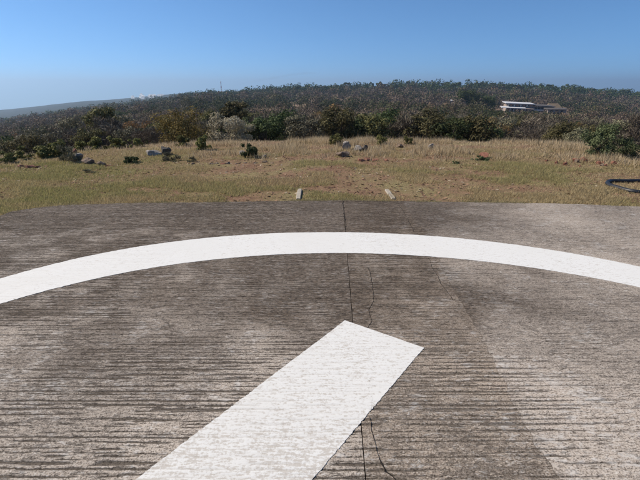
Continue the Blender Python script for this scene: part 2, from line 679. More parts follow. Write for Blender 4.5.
# ---- white paint, following the raked relief
m_paint, nt, b = new_mat('white_paint')
oc = mapping(nt)
fl = noise(nt, mapping(nt, (9, 42, 9)), 1.6, 6, 0.75, 0.2)
fg = noise(nt, oc, 60, 5, 0.75)
fb = noise(nt, oc, 1.3, 4, 0.6)
g = attr(nt, 'groove').outputs['Fac']
wr = attr(nt, 'wear').outputs['Fac']
th = mathn(nt, 'ADD', mathn(nt, 'MULTIPLY', fl, 0.6), mathn(nt, 'MULTIPLY', fg, 0.4))
th = mathn(nt, 'ADD', th, mathn(nt, 'MULTIPLY', wr, 0.16))
th = mathn(nt, 'ADD', th, mathn(nt, 'MULTIPLY', mathn(nt, 'SUBTRACT', fb, 0.5), 0.18))
wearm = ramp(nt, th, [(0.585, 0.0), (0.635, 0.70)])
white = ramp(nt, fb, [(0.3, (0.625, 0.612, 0.575)), (0.7, (0.665, 0.658, 0.63))])
c = mix(nt, wearm, white, (0.40, 0.355, 0.30))
c = mix(nt, mathn(nt, 'MULTIPLY', ramp(nt, mathn(nt, 'ADD', g, mathn(nt, 'MULTIPLY', mathn(nt, 'SUBTRACT', fg, 0.5), 0.9)), [(0.3, 0.0), (0.8, 1.0)]), mathn(nt, 'MULTIPLY_ADD', wr, 0.45, 0.03)), c, (0.30, 0.265, 0.225))
c = mix(nt, ramp(nt, noise(nt, mapping(nt, (5, 30, 5)), 1.7, 8, 0.8, 0.5), [(0.62, 0.0), (0.70, 0.4)]), c, (0.28, 0.245, 0.205))
L(nt, c, b.inputs['Base Color'])
b.inputs['Roughness'].default_value = 0.7
bump(nt, b, mathn(nt, 'SUBTRACT', 1.0, th), 0.5, 0.006)


def paint_sheet(name, X, Y, wear):
    g = groove(X, Y)
    Z = -0.0028 * g + 0.005 * (fbm(X * 1.1, Y * 1.1, 40, 3) - 0.5) + 0.0022
    nr, nc = X.shape
    V = np.stack([X.ravel(), Y.ravel(), Z.ravel()], 1)
    idx = np.arange(nr * nc).reshape(nr, nc)
    loop = np.concatenate([idx[0, :], idx[1:, -1], idx[-1, -2::-1], idx[-2:0:-1, 0]])
    k = len(loop)
    top = V[loop]
    low = top.copy()
    low[:, 2] -= 0.0045
    i = np.arange(k)
    base = nr * nc
    fcs = np.concatenate([grid_faces(nr, nc), np.stack([base + i, base + k + i, base + k + (i + 1) % k, base + (i + 1) % k], 1)])
    V = np.concatenate([V, top, low])
    return mesh_obj(name, V, fcs, m_paint, helipad,
                    {'groove': ('POINT', 'FLOAT', np.concatenate([g.ravel(), np.full(2 * k, .5)])),
                     'wear': ('POINT', 'FLOAT', np.concatenate([wear.ravel(), np.full(2 * k, 2.0)]))}, smooth=True)


OUT = [(0, 279), (50, 265), (100, 253), (150, 245), (200, 239), (250, 235), (320, 232), (410, 234), (470, 240), (520, 246), (570, 252.5), (640, 267)]
INN = [(0, 304), (50, 290), (100, 277), (150, 268.5), (200, 261.5), (250, 256), (320, 253), (410, 255.5), (470, 260), (520, 266), (570, 274), (640, 287.5)]
RC = (0.21, -0.25)


def polar(P):
    q = np.array([gp(*p_) for p_ in P]) - np.array(RC)
    return np.arctan2(q[:, 0], q[:, 1]), np.hypot(q[:, 0], q[:, 1])


ao, ro = polar(OUT)
ai, ri = polar(INN)
th_ = np.concatenate([np.linspace(-math.pi, -1.25, 120)[:-1], np.linspace(-1.25, 1.25, 900), np.linspace(1.25, math.pi, 120)[1:]])


def radius(a, A_, R_, rest):
    p_ = np.polyfit(A_, R_, 4)
    lo, hi = A_[0], A_[-1]
    r0, r1 = np.polyval(p_, lo), np.polyval(p_, hi)
    r = np.polyval(p_, np.clip(a, lo, hi))
    k = np.where(a < lo, np.clip((lo - a) / 0.9, 0, 1), np.where(a > hi, np.clip((a - hi) / 0.9, 0, 1), 0))
    return r * (1 - k) + rest * k


ro_f = radius(th_, ao, ro, 4.62)
ri_f = radius(th_, ai, ri, 4.02)
tt = np.linspace(0, 1, 60)
Rg = ri_f[:, None] * (1 - tt)[None, :] + ro_f[:, None] * tt[None, :]
edge = 0.009 * (fbm(th_ * 160, th_ * 0 + 2, 81, 3) - 0.5)[:, None] * (2 * tt - 1)[None, :]
Rg = Rg + edge
Xr = RC[0] + Rg * np.sin(th_)[:, None]
Yr_ = RC[1] + Rg * np.cos(th_)[:, None]
keep = th_ < 9
paint_sheet('circle_marking', Xr[::-1], Yr_[::-1], 0.25 * np.ones_like(Xr))

A0 = np.array(gp(345, 320.5))
B0 = np.array(gp(424, 348))
A1 = np.array(gp(135, 480))
B1 = np.array(gp(312, 480))
ext = 1.9
A1 = A0 + (A1 - A0) * ext
B1 = B0 + (B1 - B0) * ext
tv = np.linspace(0, 1, 420)[:, None]
tu = np.linspace(0, 1, 46)[None, :]
Le = A0[None, :] * (1 - tv) + A1[None, :] * tv
Re = B0[None, :] * (1 - tv) + B1[None, :] * tv
Xl = Le[:, :1] * (1 - tu) + Re[:, :1] * tu
Yl = Le[:, 1:] * (1 - tu) + Re[:, 1:] * tu
eg = 0.008 * (fbm(tv * 200, tv * 0 + 5, 83, 3) - 0.5) * (2 * tu - 1)
nrm = (B0 - A0) / np.linalg.norm(B0 - A0)
paint_sheet('letter_marking', Xl + eg * nrm[0], Yl + eg * nrm[1], 0.40 + 0.28 * sstep(0.1, 0.6, tv + 0 * tu))

# ---- cracks filled with dark dirt
m_crack = plain('crack_dirt', (0.022, 0.018, 0.015), 0.95, 0.4, 40)


def crack(name, pix, w0, seed):
    P = np.array([gp(*q) for q in pix])
    d = np.concatenate([[0], np.cumsum(np.hypot(*np.diff(P, axis=0).T))])
    n = int(d[-1] / 0.012) + 2
    q = np.linspace(0, d[-1], n)
    x = np.interp(q, d, P[:, 0]) + 0.028 * (fbm(q * 14, q * 0, seed, 4) - 0.5)
    y = np.interp(q, d, P[:, 1]) + 0.02 * (fbm(q * 16, q * 0 + 3, seed + 1, 3) - 0.5)
    w = w0 * (0.1 + 1.9 * vnoise(q * 22, q * 0, seed + 2) ** 1.6)
    tx = np.gradient(x)
    ty = np.gradient(y)
    ln = np.hypot(tx, ty) + 1e-9
    nx, ny = -ty / ln, tx / ln
    z = pad_h(x, y) * 0.4 + 0.0032
    V = np.concatenate([np.stack([x - nx * w / 2, y - ny * w / 2, z - 0.0045], 1), np.stack([x, y, z], 1), np.stack([x + nx * w / 2, y + ny * w / 2, z - 0.0045], 1)])
    i = np.arange(n - 1)
    Fc = np.concatenate([np.stack([i, i + n, i + n + 1, i + 1], 1), np.stack([i + n, i + 2 * n, i + 2 * n + 1, i + n + 1], 1)])
    mesh_obj(name, V, Fc, m_crack, helipad)


crack('crack', [(370, 417), (371, 432), (377, 447), (381, 462), (386, 470), (396, 480), (404, 490)], 0.005, 5)
crack('crack', [(369, 268), (372, 285), (373, 300), (369, 312), (371, 322), (367, 330)], 0.004, 15)
crack('crack', [(428, 258), (434, 270), (440, 282), (446, 290), (452, 300)], 0.004, 25)
crack('crack', [(371, 378), (369, 388), (372, 398), (371, 412)], 0.0025, 65)
crack('crack', [(398, 205), (404, 212), (409, 222), (414, 232)], 0.008, 35)
# the joint filled with tar
crack('joint_filler', [(343, 201), (344.5, 215), (346, 230)], 0.016, 55)

# ------------------------------------------------------------------ lawn: short dry grass on red soil (uncountable)
def px_of(x, y, z):
    return project(x, y, z)


def visible(x, y, z, m=25):
    u, v = project(x, y, z)
    return (u > -m) & (u < 640 + m) & (v < 500)


m_grass = col_mat('dry_grass', 0.4)


def lerp3(a, b, t):
    return np.asarray(a)[None, :] * (1 - t[:, None]) + np.asarray(b)[None, :] * t[:, None]


def blades(x, y, h, w, lean, rng):
    n = len(x)
    z = terrain(x, y)
    a = rng.uniform(0, 2 * np.pi, n)
    l_ = rng.uniform(0, 2 * np.pi, n)
    p0 = np.stack([x - np.cos(a) * w / 2, y - np.sin(a) * w / 2, z - 0.005], 1)
    p1 = np.stack([x + np.cos(a) * w / 2, y + np.sin(a) * w / 2, z - 0.005], 1)
    tip = np.stack([x + np.cos(l_) * lean * h, y + np.sin(l_) * lean * h, z + h * np.sqrt(np.maximum(0.05, 1 - lean ** 2))], 1)
    V = np.stack([p0, p1, tip], 1).reshape(-1, 3)
    Fc = np.arange(3 * n).reshape(n, 3)
    return V, Fc


rng = np.random.default_rng(11)
n0 = 780000
Yl_ = 5.1 + 6.6 * rng.random(n0) ** 1.15
xl_ = rng.uniform(-1, 1, n0) * (1.05 * Yl_ + 0.6)
ok = (Yl_ > pad_edge(xl_) - 0.07 * vnoise(xl_ * 5, xl_ * 0, 2)) | (xl_ < -4.37)
ok &= visible(xl_, Yl_, 0 * xl_, 20)
cover = fbm(xl_ * 1.1, Yl_ * 1.6, 91, 5)
bare = sstep(0.44, 0.58, cover) + 0.35 * sstep(2.0, 4.5, np.abs(xl_ - 0.6)) + 0.45 * sstep(-3.0, -4.5, xl_)
ok &= rng.random(n0) < np.clip(0.07 + 0.70 * bare - 0.22 * np.exp(-((xl_ - 0.4) / 2.2) ** 2), 0.04, 1)
xl_, Yl_, cover = xl_[ok], Yl_[ok], cover[ok]
n1 = len(xl_)
green = np.clip(0.75 * sstep(0.48, 0.62, fbm(xl_ * 0.5 + 5, Yl_ * 0.9, 95, 4)) + 0.35 * sstep(-2.5, -5, xl_), 0, 1) * rng.uniform(0.3, 1, n1)
straw = lerp3((0.55, 0.44, 0.25), (0.31, 0.24, 0.13), rng.random(n1))
gr = lerp3((0.20, 0.21, 0.075), (0.36, 0.34, 0.13), rng.random(n1))
colr = straw * (1 - green[:, None]) + gr * green[:, None]
V, Fc = blades(xl_, Yl_, rng.uniform(0.015, 0.05, n1) * (1 + 0.7 * (cover > 0.55)), rng.uniform(0.006, 0.013, n1), rng.uniform(0.4, 0.97, n1), rng)
o = mesh_obj('lawn_grass', V, Fc, m_grass, attrs={'col': ('FACE', 'FLOAT_COLOR', np.concatenate([colr, np.ones((n1, 1))], 1))})
tag(o, 'short patchy dry and green grass between the concrete and the scrub', 'grass', kind='stuff')

# ---- tufts creeping over the edge of the slab
rng = np.random.default_rng(21)
n1 = 26000
xe = rng.uniform(-5.2, 6.6, n1)
ke = rng.random(n1) < 0.08 + 0.92 * sstep(0.48, 0.66, fbm(xe * 3.0, xe * 0 + 8, 131, 4))
xe = xe[ke]
n1 = len(xe)
Ye_ = pad_edge(xe) + rng.normal(size=n1) * 0.035 + 0.02
he = rng.uniform(0.03, 0.085, n1)
V, Fc = blades(xe, Ye_, he, rng.uniform(0.006, 0.012, n1), rng.uniform(0.3, 0.95, n1), rng)
V[:, 2] = np.maximum(V[:, 2], GZ + 0.02)
ge = rng.random(n1)
colr = lerp3((0.44, 0.35, 0.20), (0.15, 0.15, 0.06), ge)
o = mesh_obj('edge_grass', V, Fc, m_grass, attrs={'col': ('FACE', 'FLOAT_COLOR', np.concatenate([colr, np.ones((n1, 1))], 1))})
tag(o, 'thin fringe of grass creeping over the far edge of the concrete', 'grass', kind='stuff')

# ---- tall straw grass along the brow
m_tall = col_mat('straw_grass', 0.35)
rng = np.random.default_rng(12)
n0 = 190000
ye = 9.3 + 5.4 * rng.random(n0)
s_ = rng.uniform(-0.95, 0.95, n0)
Yt = ye * bow(s_)
xt = s_ * Yt
tuft = fbm(xt * 1.3, Yt * 1.3, 101, 4)
side = sstep(-0.42, -0.12, s_)
pr = (0.22 + 0.78 * sstep(0.38, 0.58, tuft)) * (0.22 + 0.78 * side) * sstep(9.7, 11.2, ye + 1.5 * (tuft - 0.5))
uu, vv = project(xt, Yt, GZ + 0 * xt)
for (a_, w_) in ((352, 15), (399, 4), (430, 4), (160, 16), (84, 14), (250, 12), (484, 8)):
    pr = pr * np.where((np.abs(uu - a_) < w_) & (ye < 12.2), 0.18, 1.0)
ok = rng.random(n0) < pr
xt, Yt, tuft, side = xt[ok], Yt[ok], tuft[ok], side[ok]
n1 = len(xt)
hh = rng.uniform(0.05, 0.18, n1) * (0.5 + 0.9 * sstep(0.42, 0.68, tuft)) * (0.55 + 0.45 * side)
hh *= np.where(rng.random(n1) < 0.05, 1.6, 1.0)
colr = lerp3((0.66, 0.53, 0.34), (0.38, 0.285, 0.175), rng.random(n1))
rd = rng.random(n1) < 0.12
colr[rd] = lerp3((0.14, 0.09, 0.06), (0.10, 0.11, 0.04), rng.random(rd.sum()))
V, Fc = blades(xt, Yt, hh, rng.uniform(0.008, 0.016, n1), rng.uniform(0.1, 0.85, n1), rng)
o = mesh_obj('tall_grass', V, Fc, m_tall, attrs={'col': ('FACE', 'FLOAT_COLOR', np.concatenate([colr, np.ones((n1, 1))], 1))})
tag(o, 'tall straw-coloured dry grass along the brow beyond the lawn', 'grass', kind='stuff')

# ---- fallen leaves and crumbs of soil on the lawn
rng = np.random.default_rng(13)
n1 = 5200
Yq = 6.0 + 5.0 * rng.random(n1)
xq = rng.uniform(-1, 1, n1) * (Yq * 0.95)
kp = (Yq > pad_edge(xq) + 0.02) & (rng.random(n1) < 0.3 + 0.9 * (fbm(xq * 1.1, Yq * 1.6, 91, 5) < 0.5))
xq, Yq = xq[kp], Yq[kp]
n1 = len(xq)
sz = rng.uniform(0.012, 0.034, n1)
a = rng.uniform(0, 6.283, n1)
zq = terrain(xq, Yq) + 0.008
tilt = rng.uniform(-0.5, 0.5, (n1, 2))
cs = [(-1, -0.55), (1, -0.5), (0.9, 0.55), (-1, 0.5)]
V = []
for (p_, q_) in cs:
    dx = (p_ * np.cos(a) - q_ * np.sin(a)) * sz
    dy = (p_ * np.sin(a) + q_ * np.cos(a)) * sz
    V.append(np.stack([xq + dx, Yq + dy, zq + dx * tilt[:, 0] + dy * tilt[:, 1]], 1))
V = np.stack(V, 1).reshape(-1, 3)
colr = lerp3((0.30, 0.19, 0.12), (0.11, 0.06, 0.04), rng.random(n1))
lt = rng.random(n1) < 0.12
colr[lt] = (0.38, 0.31, 0.22)
o = mesh_obj('leaf_litter', V, np.arange(4 * n1).reshape(n1, 4), col_mat('litter', 0.1), attrs={'col': ('FACE', 'FLOAT_COLOR', np.concatenate([colr, np.ones((n1, 1))], 1))})
tag(o, 'brown fallen leaves and straw crumbs scattered over the lawn', 'leaf litter', kind='stuff')

# ------------------------------------------------------------------ kerb strips and the hose
m_kerb = plain('kerb_concrete', (0.33, 0.29, 0.235), 0.9, 0.25, 18)


def kerb(p_far, p_near, w, label):
    a_ = np.array(gp(*p_far, z=GZ))
    c_ = np.array(gp(*p_near, z=GZ))
    c_ = c_ + (c_ - a_) * 0.05
    d = (c_ - a_) / np.linalg.norm(c_ - a_)
    nn = np.array([-d[1], d[0]])
    # rounded-over strip: profile across, a few stations along
    prof = [(-1.0, -0.03), (-1.0, 0.022), (-0.8, 0.032), (0.8, 0.032), (1.0, 0.022), (1.0, -0.03)]
    st = 9
    Ln = float(np.linalg.norm(c_ - a_))
    V = []
    rk = np.random.default_rng(int(p_far[0]))
    for i in range(st):
        t = i / (st - 1)
        P = a_ + d * Ln * t
        endk = 0.0 if 0 < i < st - 1 else 0.006
        for (u, zz) in prof:
            jx = rk.uniform(-0.004, 0.004)
            q = P + nn * (u * (w / 2 - endk) + jx)
            V.append((q[0], q[1], GZ + zz - (endk if zz > 0 else 0) + rk.uniform(-0.003, 0.003) * (zz > 0)))
    k = len(prof)
    Fq = []
    for i in range(st - 1):
        for j in range(k - 1):
            Fq.append((i * k + j, i * k + j + 1, (i + 1) * k + j + 1, (i + 1) * k + j))
    for s0 in (0, (st - 1) * k):
        Fq.append((s0, s0 + 1, s0 + 4, s0 + 5))
        Fq.append((s0 + 1, s0 + 2, s0 + 3, s0 + 4))
    return tag(mesh_obj('kerb_strip', V, Fq, m_kerb), label, 'kerb', 'kerb strips at the pad edge')


kerb((300, 190), (298.3, 199.5), 0.075, 'short pale concrete strip at the pad edge, left of the centre joint')
kerb((386.5, 190.5), (393.2, 199.5), 0.075, 'short pale concrete strip at the pad edge, right of the centre joint')

m_hose, nt, b = new_mat('black_rubber')
L(nt, ramp(nt, noise(nt, mapping(nt), 25, 4), [(0.3, (0.010, 0.011, 0.013)), (0.7, (0.022, 0.023, 0.027))]), b.inputs['Base Color'])
b.inputs['Roughness'].default_value = 0.45
b.inputs['Specular IOR Level'].default_value = 0.4
hp = [(760, 187), (700, 184), (660, 181.5), (640, 180.2), (628, 180.6), (618, 180.4), (611, 180.2), (607.5, 181.3), (607.5, 183.0), (611, 185.0), (618, 187), (626, 189.3), (634, 191), (642, 191.6), (655, 192.4), (675, 194), (720, 200)]
P = np.array([gp(*q, z=GZ + 0.035) for q in hp])
d = np.concatenate([[0], np.cumsum(np.hypot(*np.diff(P, axis=0).T))])
qn = np.linspace(0, d[-1], 130)
xs = np.interp(qn, d, P[:, 0])
ys = np.interp(qn, d, P[:, 1])
for _ in range(5):
    xs[1:-1] = (xs[:-2] + 2 * xs[1:-1] + xs[2:]) / 4
    ys[1:-1] = (ys[:-2] + 2 * ys[1:-1] + ys[2:]) / 4
zs = terrain(xs, ys) + 0.026
mb = MB().tube(np.stack([xs, ys, zs], 1), [0.036] * len(xs), 12)
tag(mb.build('hose', m_hose, smooth=True), 'thick black hose looped on the grass at the right edge', 'hose')

# ------------------------------------------------------------------ rocks
def ico(sub):
    t = (1 + 5 ** .5) / 2
    v = [(-1, t, 0), (1, t, 0), (-1, -t, 0), (1, -t, 0), (0, -1, t), (0, 1, t), (0, -1, -t), (0, 1, -t), (t, 0, -1), (t, 0, 1), (-t, 0, -1), (-t, 0, 1)]
    v = [np.array(q) / np.linalg.norm(q) for q in v]
    f = [(0, 11, 5), (0, 5, 1), (0, 1, 7), (0, 7, 10), (0, 10, 11), (1, 5, 9), (5, 11, 4), (11, 10, 2), (10, 7, 6), (7, 1, 8), (3, 9, 4), (3, 4, 2), (3, 2, 6), (3, 6, 8), (3, 8, 9), (4, 9, 5), (2, 4, 11), (6, 2, 10), (8, 6, 7), (9, 8, 1)]
    for _ in range(sub):
        cache = {}

        def mid(a, c):
            k = (min(a, c), max(a, c))
            if k not in cache:
                m_ = v[a] + v[c]
                v.append(m_ / np.linalg.norm(m_))
                cache[k] = len(v) - 1
            return cache[k]
        nf = []
        for a, c, e in f:
            x, y, z = mid(a, c), mid(c, e), mid(e, a)
            nf += [(a, x, z), (c, y, x), (e, z, y), (x, y, z)]
        f = nf
    return np.array(v), np.array(f)


ICO3 = ico(3)
ICO2 = ico(2)


def rock_mat(name, c0, c1, c2):
    m, nt, b = new_mat(name)
    oc = mapping(nt)
    f = noise(nt, oc, 7, 6, 0.65)
    f2 = noise(nt, oc, 40, 4, 0.7)
    c = ramp(nt, f, [(0.3, c0), (0.52, c1), (0.72, c2)])
    c = mix(nt, ramp(nt, f2, [(0.35, 0.5), (0.6, 0.0)]), c, tuple(x * 0.45 for x in c1))
    L(nt, c, b.inputs['Base Color'])
    b.inputs['Roughness'].default_value = 0.9
    bump(nt, b, mathn(nt, 'ADD', f, f2), 0.6, 0.02)
    return m


m_rg = rock_mat('grey_rock', (0.17, 0.145, 0.12), (0.33, 0.29, 0.245), (0.50, 0.455, 0.40))
m_rd = rock_mat('dark_rock', (0.045, 0.042, 0.04), (0.09, 0.083, 0.075), (0.16, 0.145, 0.13))
m_rb = rock_mat('brown_rock', (0.11, 0.075, 0.055), (0.20, 0.145, 0.105), (0.30, 0.235, 0.18))
m_rr = rock_mat('red_rock', (0.14, 0.055, 0.036), (0.26, 0.115, 0.075), (0.36, 0.20, 0.14))


def rock(px, py, Y, w, h, dpt, mat, label, seed, rz=0.0, group=None, sub=ICO3):
    """px, py: foot of the rock in the photo; it stands on the terrain below that ray"""
    v, f = sub
    v = v.copy()
    r = np.random.default_rng(seed)
    for _ in range(15):                                  # split faces
        n = r.normal(size=3)
        n /= np.linalg.norm(n)
        k = r.uniform(0.42, 0.85)
        dd = v @ n - k
        v = v - np.outer(np.maximum(dd, 0), n) * 0.92
    v = v * (1 + 0.10 * (fbm(v[:, 0] * 6 + 5 * seed, v[:, 1] * 6 + v[:, 2] * 5, seed + 3, 3) - 0.5))[:, None]
    v = v * (1 + 0.34 * (fbm(v[:, 0] * 2.2 + 9 * seed, v[:, 1] * 2.2 + v[:, 2] * 1.7, seed, 4) - 0.5))[:, None]
    v = v * np.array([w / 2, dpt / 2, h * 0.62])
    v[:, 2] += h * 0.38 - 0.02
    p_ = on_ground(px, Y)
    o = mesh_obj('rock' if h > 0.1 else 'stone', v, f, mat, smooth=False, loc=p_)
    o.rotation_euler = (r.uniform(-.12, .12), r.uniform(-.15, .15), rz)
    return tag(o, label, 'rock' if h > 0.1 else 'stone', group)


rock(155, 148, 10.6, 0.44, 0.17, 0.38, m_rg, 'pale grey flat rock leaning on the dark boulder at the left', 3, 0.3)
rock(165.5, 147, 10.7, 0.34, 0.25, 0.36, m_rd, 'dark grey rounded boulder beside the pale flat rock', 5, 0.8)
rock(79, 153, 9.9, 0.26, 0.24, 0.3, m_rg, 'upright grey rock behind the brown block at the left', 8, 0.1)
rock(88, 158, 9.4, 0.42, 0.20, 0.36, m_rb, 'squarish brown rock on the red soil at the left', 11, -0.25)
rock(102, 160, 9.2, 0.24, 0.12, 0.24, m_rb, 'low brown rock just right of the squarish brown rock', 12, 0.6)
rock(347, 147, 11.5, 0.36, 0.26, 0.36, m_rg, 'tallest grey rock of the central rock pile', 17, 0.5)
rock(357.5, 147, 11.3, 0.42, 0.20, 0.36, m_rg, 'broad grey rock in the middle of the central rock pile', 19, 1.1)
rock(366, 148, 11.3, 0.22, 0.19, 0.26, m_rd, 'dark rock at the right end of the central rock pile', 23, 0.2)
rock(343.5, 154, 10.4, 0.42, 0.19, 0.38, m_rb, 'rounded brown rock in front of the central rock pile', 29, 0.9)
rock(399, 146, 11.9, 0.30, 0.15, 0.26, m_rb, 'brown rock half hidden in straw grass right of the rock pile', 31, 0.2)
rock(430.5, 146, 11.8, 0.34, 0.15, 0.30, m_rg, 'pale rock standing in the straw grass below the dark green bushes', 37, 0.7)
rock(484, 156, 10.2, 0.34, 0.17, 0.3, m_rr, 'reddish-brown rock in the straw grass beside the small green clump', 41, 0.4)
rock(242, 152, 10.6, 0.20, 0.16, 0.2, m_rg, 'small pale rock at the left foot of the small dark green shrub', 43, 0.1)
rock(264.5, 155.5, 10.2, 0.15, 0.11, 0.15, m_rg, 'small pale rock at the right foot of the small dark green shrub', 47, 0.5)
rock(73.5, 143, 11.0, 0.24, 0.16, 0.24, m_rr, 'small reddish rock among the yellow-green shrubs at the left', 53, 0.5)
r_ = np.random.default_rng(5)
for i in range(20):
    px = 545 + 85 * r_.random()
    Y = r_.uniform(9.0, 9.7)
    s_ = r_.uniform(0.08, 0.17)
    rock(px, 160, Y, s_, s_ * r_.uniform(0.55, 0.95), s_ * 0.9, m_rr if r_.random() < 0.75 else m_rb, 'reddish stone in the rubble row below the right-hand bush', 200 + i, r_.uniform(0, 3), 'red rubble row', ICO2)
for i, (px, Y, s_) in enumerate([(362, 9.7, .16), (368, 9.75, .2), (374, 9.7, .13), (377, 9.85, .11), (359, 9.85, .1), (386, 9.8, .12)]):
    rock(px, 160, Y, s_ * 1.4, s_ * 0.55, s_, m_rr, 'reddish clod in the short row in front of the central rock pile', 300 + i, 0.5 * i, 'clods before the rock pile', ICO2)
for i in range(15):
    px = 186 + 6.2 * i + r_.uniform(-3, 3)
    s_ = r_.uniform(0.05, 0.12)
    rock(px, 163, 9.25 + r_.uniform(-.12, .12) + 0.02 * i, s_ * 1.7, s_ * 0.55, s_, m_rb if i % 3 else m_rr, 'low earthy clod in the long row left of the centre lawn', 330 + i, r_.uniform(-.4, .4), 'clods across the lawn', ICO2)
for i, (px, Y, s_) in enumerate([(20, 8.9, .14), (30, 8.85, .18), (38, 8.9, .13), (26, 9.05, .11), (46, 8.95, .12), (110, 9.1, .13), (95, 8.9, .11)]):
    rock(px, 163, Y, s_ * 1.6, s_ * 0.5, s_, m_rr, 'flat reddish stone on the bare soil at the far left', 360 + i, 0.7 * i, 'flat stones on the left soil', ICO2)

# ------------------------------------------------------------------ shrubs and trees
m_bark = plain('bark', (0.085, 0.065, 0.05), 0.9, 0.35, 14)
m_green = leaf_mat('leaf_dark_green', (0.024, 0.037, 0.015), (0.088, 0.108, 0.040), 0.8)
m_olive = leaf_mat('leaf_olive', (0.046, 0.043, 0.019), (0.165, 0.146, 0.062), 0.8)
m_yell = leaf_mat('leaf_yellow_green', (0.070, 0.074, 0.024), (0.245, 0.228, 0.078), 0.6)
m_rust = leaf_mat('leaf_russet', (0.088, 0.053, 0.028), (0.273, 0.155, 0.071), 0.7)
m_orng = leaf_mat('leaf_orange_olive', (0.050, 0.045, 0.017), (0.240, 0.172, 0.055), 0.4)
m_silv = leaf_mat('leaf_silver', (0.235, 0.214, 0.144), (0.693, 0.621, 0.435), 0.3)
m_twig = leaf_mat('twig_grey', (0.080, 0.067, 0.048), (0.225, 0.188, 0.137), 0.6, 0.0)
m_twgr = leaf_mat('twig_grey_green', (0.085, 0.082, 0.051), (0.225, 0.206, 0.128), 0.5, 0.1)
m_bush = leaf_mat('leaf_grey_green', (0.042, 0.056, 0.025), (0.160, 0.185, 0.086), 0.5)


def crown_mesh(seed, rx, rz, zc, nclump, nleaf, ls, aspect=1.7, twig=False, low=-0.92, flat=0.0, spread=0.42):
    """leaf quads gathered in clumps on an uneven ellipsoid; returns verts, faces, v-attribute, clump centres"""
    r = np.random.default_rng(seed)
    cs = []
    while len(cs) < nclump:
        d = r.normal(size=3)
        d /= np.linalg.norm(d)
        if d[2] < low:
            continue
        k = r.uniform(0.45, 1.0)
        cs.append(np.array([d[0] * rx * k, d[1] * rx * k, zc + d[2] * rz * k * (1 - flat * 0.4)]))
    cs = np.array(cs)
    cr = r.uniform(0.6, 1.15, nclump) * spread * min(rx, rz * 1.2)
    tone = r.uniform(-0.22, 0.22, nclump)
    w = cr ** 2
    ci = r.choice(nclump, nleaf, p=w / w.sum())
    d = r.normal(size=(nleaf, 3))
    d /= np.linalg.norm(d, axis=1)[:, None]
    rad = cr[ci] * r.random(nleaf) ** 0.45
    pos = cs[ci] + d * rad[:, None] * np.array([1, 1, 0.8 - 0.3 * flat])
    pos[:, 2] = np.maximum(pos[:, 2], 0.03)
    if twig:
        ax = d * 0.8 + np.array([0, 0, 0.6]) + r.normal(size=(nleaf, 3)) * 0.45
    else:
        nn_ = d * 0.8 + np.array([0, 0, 0.25]) + r.normal(size=(nleaf, 3)) * 0.5
        ax = np.cross(nn_, r.normal(size=(nleaf, 3)))
    ax /= np.linalg.norm(ax, axis=1)[:, None]
    sd = np.cross(ax, r.normal(size=(nleaf, 3))) if twig else np.cross(nn_, ax)
    sd /= np.linalg.norm(sd, axis=1)[:, None] + 1e-9
    L_ = ls * r.uniform(0.6, 1.35, nleaf)
    Wd = L_ / aspect
    a = pos - ax * (L_ / 2)[:, None]
    c = pos + ax * (L_ / 2)[:, None]
    s1 = sd * (Wd / 2)[:, None]
    V = np.stack([a, pos + s1, c, pos - s1], 1).reshape(-1, 3)
    V[:, 2] = np.maximum(V[:, 2], 0.01)
    Fc = np.arange(4 * nleaf).reshape(nleaf, 4)
    v = np.clip(0.5 + tone[ci] + r.normal(size=nleaf) * 0.22, 0, 1)
    return V, Fc, v, cs


def plant(name, seed, mat, rx, rz, zc, nclump, nleaf, ls, stems=4, stem_r=0.05, stem_name='trunk', crown_name='crown', single=False, bark=None, **kw):
    V, Fc, v, cs = crown_mesh(seed, rx, rz, zc, nclump, nleaf, ls, **kw)
    root = empty(name)
    mesh_obj(crown_name, V, Fc, mat, root, {'v': ('FACE', 'FLOAT', v)})
    r = np.random.default_rng(seed + 999)
    mb = MB()
    order = np.argsort(-cs[:, 2])
    if single:
        fork = np.array([r.uniform(-.1, .1) * rx, r.uniform(-.1, .1) * rx, max(zc - rz * 0.75, zc * 0.4)])
        mb.tube([(0, 0, -0.4), fork * 0.5 + np.array([.05, .03, 0]), fork], [stem_r * 1.25, stem_r, stem_r * 0.8], 6)
    for i in order[:max(stems, 3)]:
        c = cs[i]
        if single:
            mb.tube([fork, fork * 0.45 + c * 0.55 + r.normal(size=3) * 0.08 * rx, c], [stem_r * 0.7, stem_r * 0.4, stem_r * 0.12], 5)
        else:
            b0 = np.array([r.uniform(-.12, .12) * rx, r.uniform(-.12, .12) * rx, -0.3])
            m_ = c * 0.5 + r.normal(size=3) * 0.1 * rx
            m_[2] = abs(m_[2])
            mb.tube([b0, m_, c], [stem_r, stem_r * 0.6, stem_r * 0.15], 5)
    mb.build(stem_name, bark or m_bark, root)
    return root


def put(root, px, Y, h, h0, label, cat, group=None, first=False, rz=0.0, sx=1.0, dz=0.0):
    """place a plant whose modelled height is h0 so that it stands h tall"""
    o = root if first else copy_tree(root)
    p_ = on_ground(px, Y)
    o.location = (p_[0], p_[1], p_[2] - 0.04 + dz)
    k = h / h0
    o.rotation_euler = (0, 0, rz)
    o.scale = (k * sx, k * sx, k)
    return tag(o, label, cat, group)


used = set()


def use(root, *a, **k):
    first = root.name not in used
    used.add(root.name)
    return put(root, *a, first=first, **k)


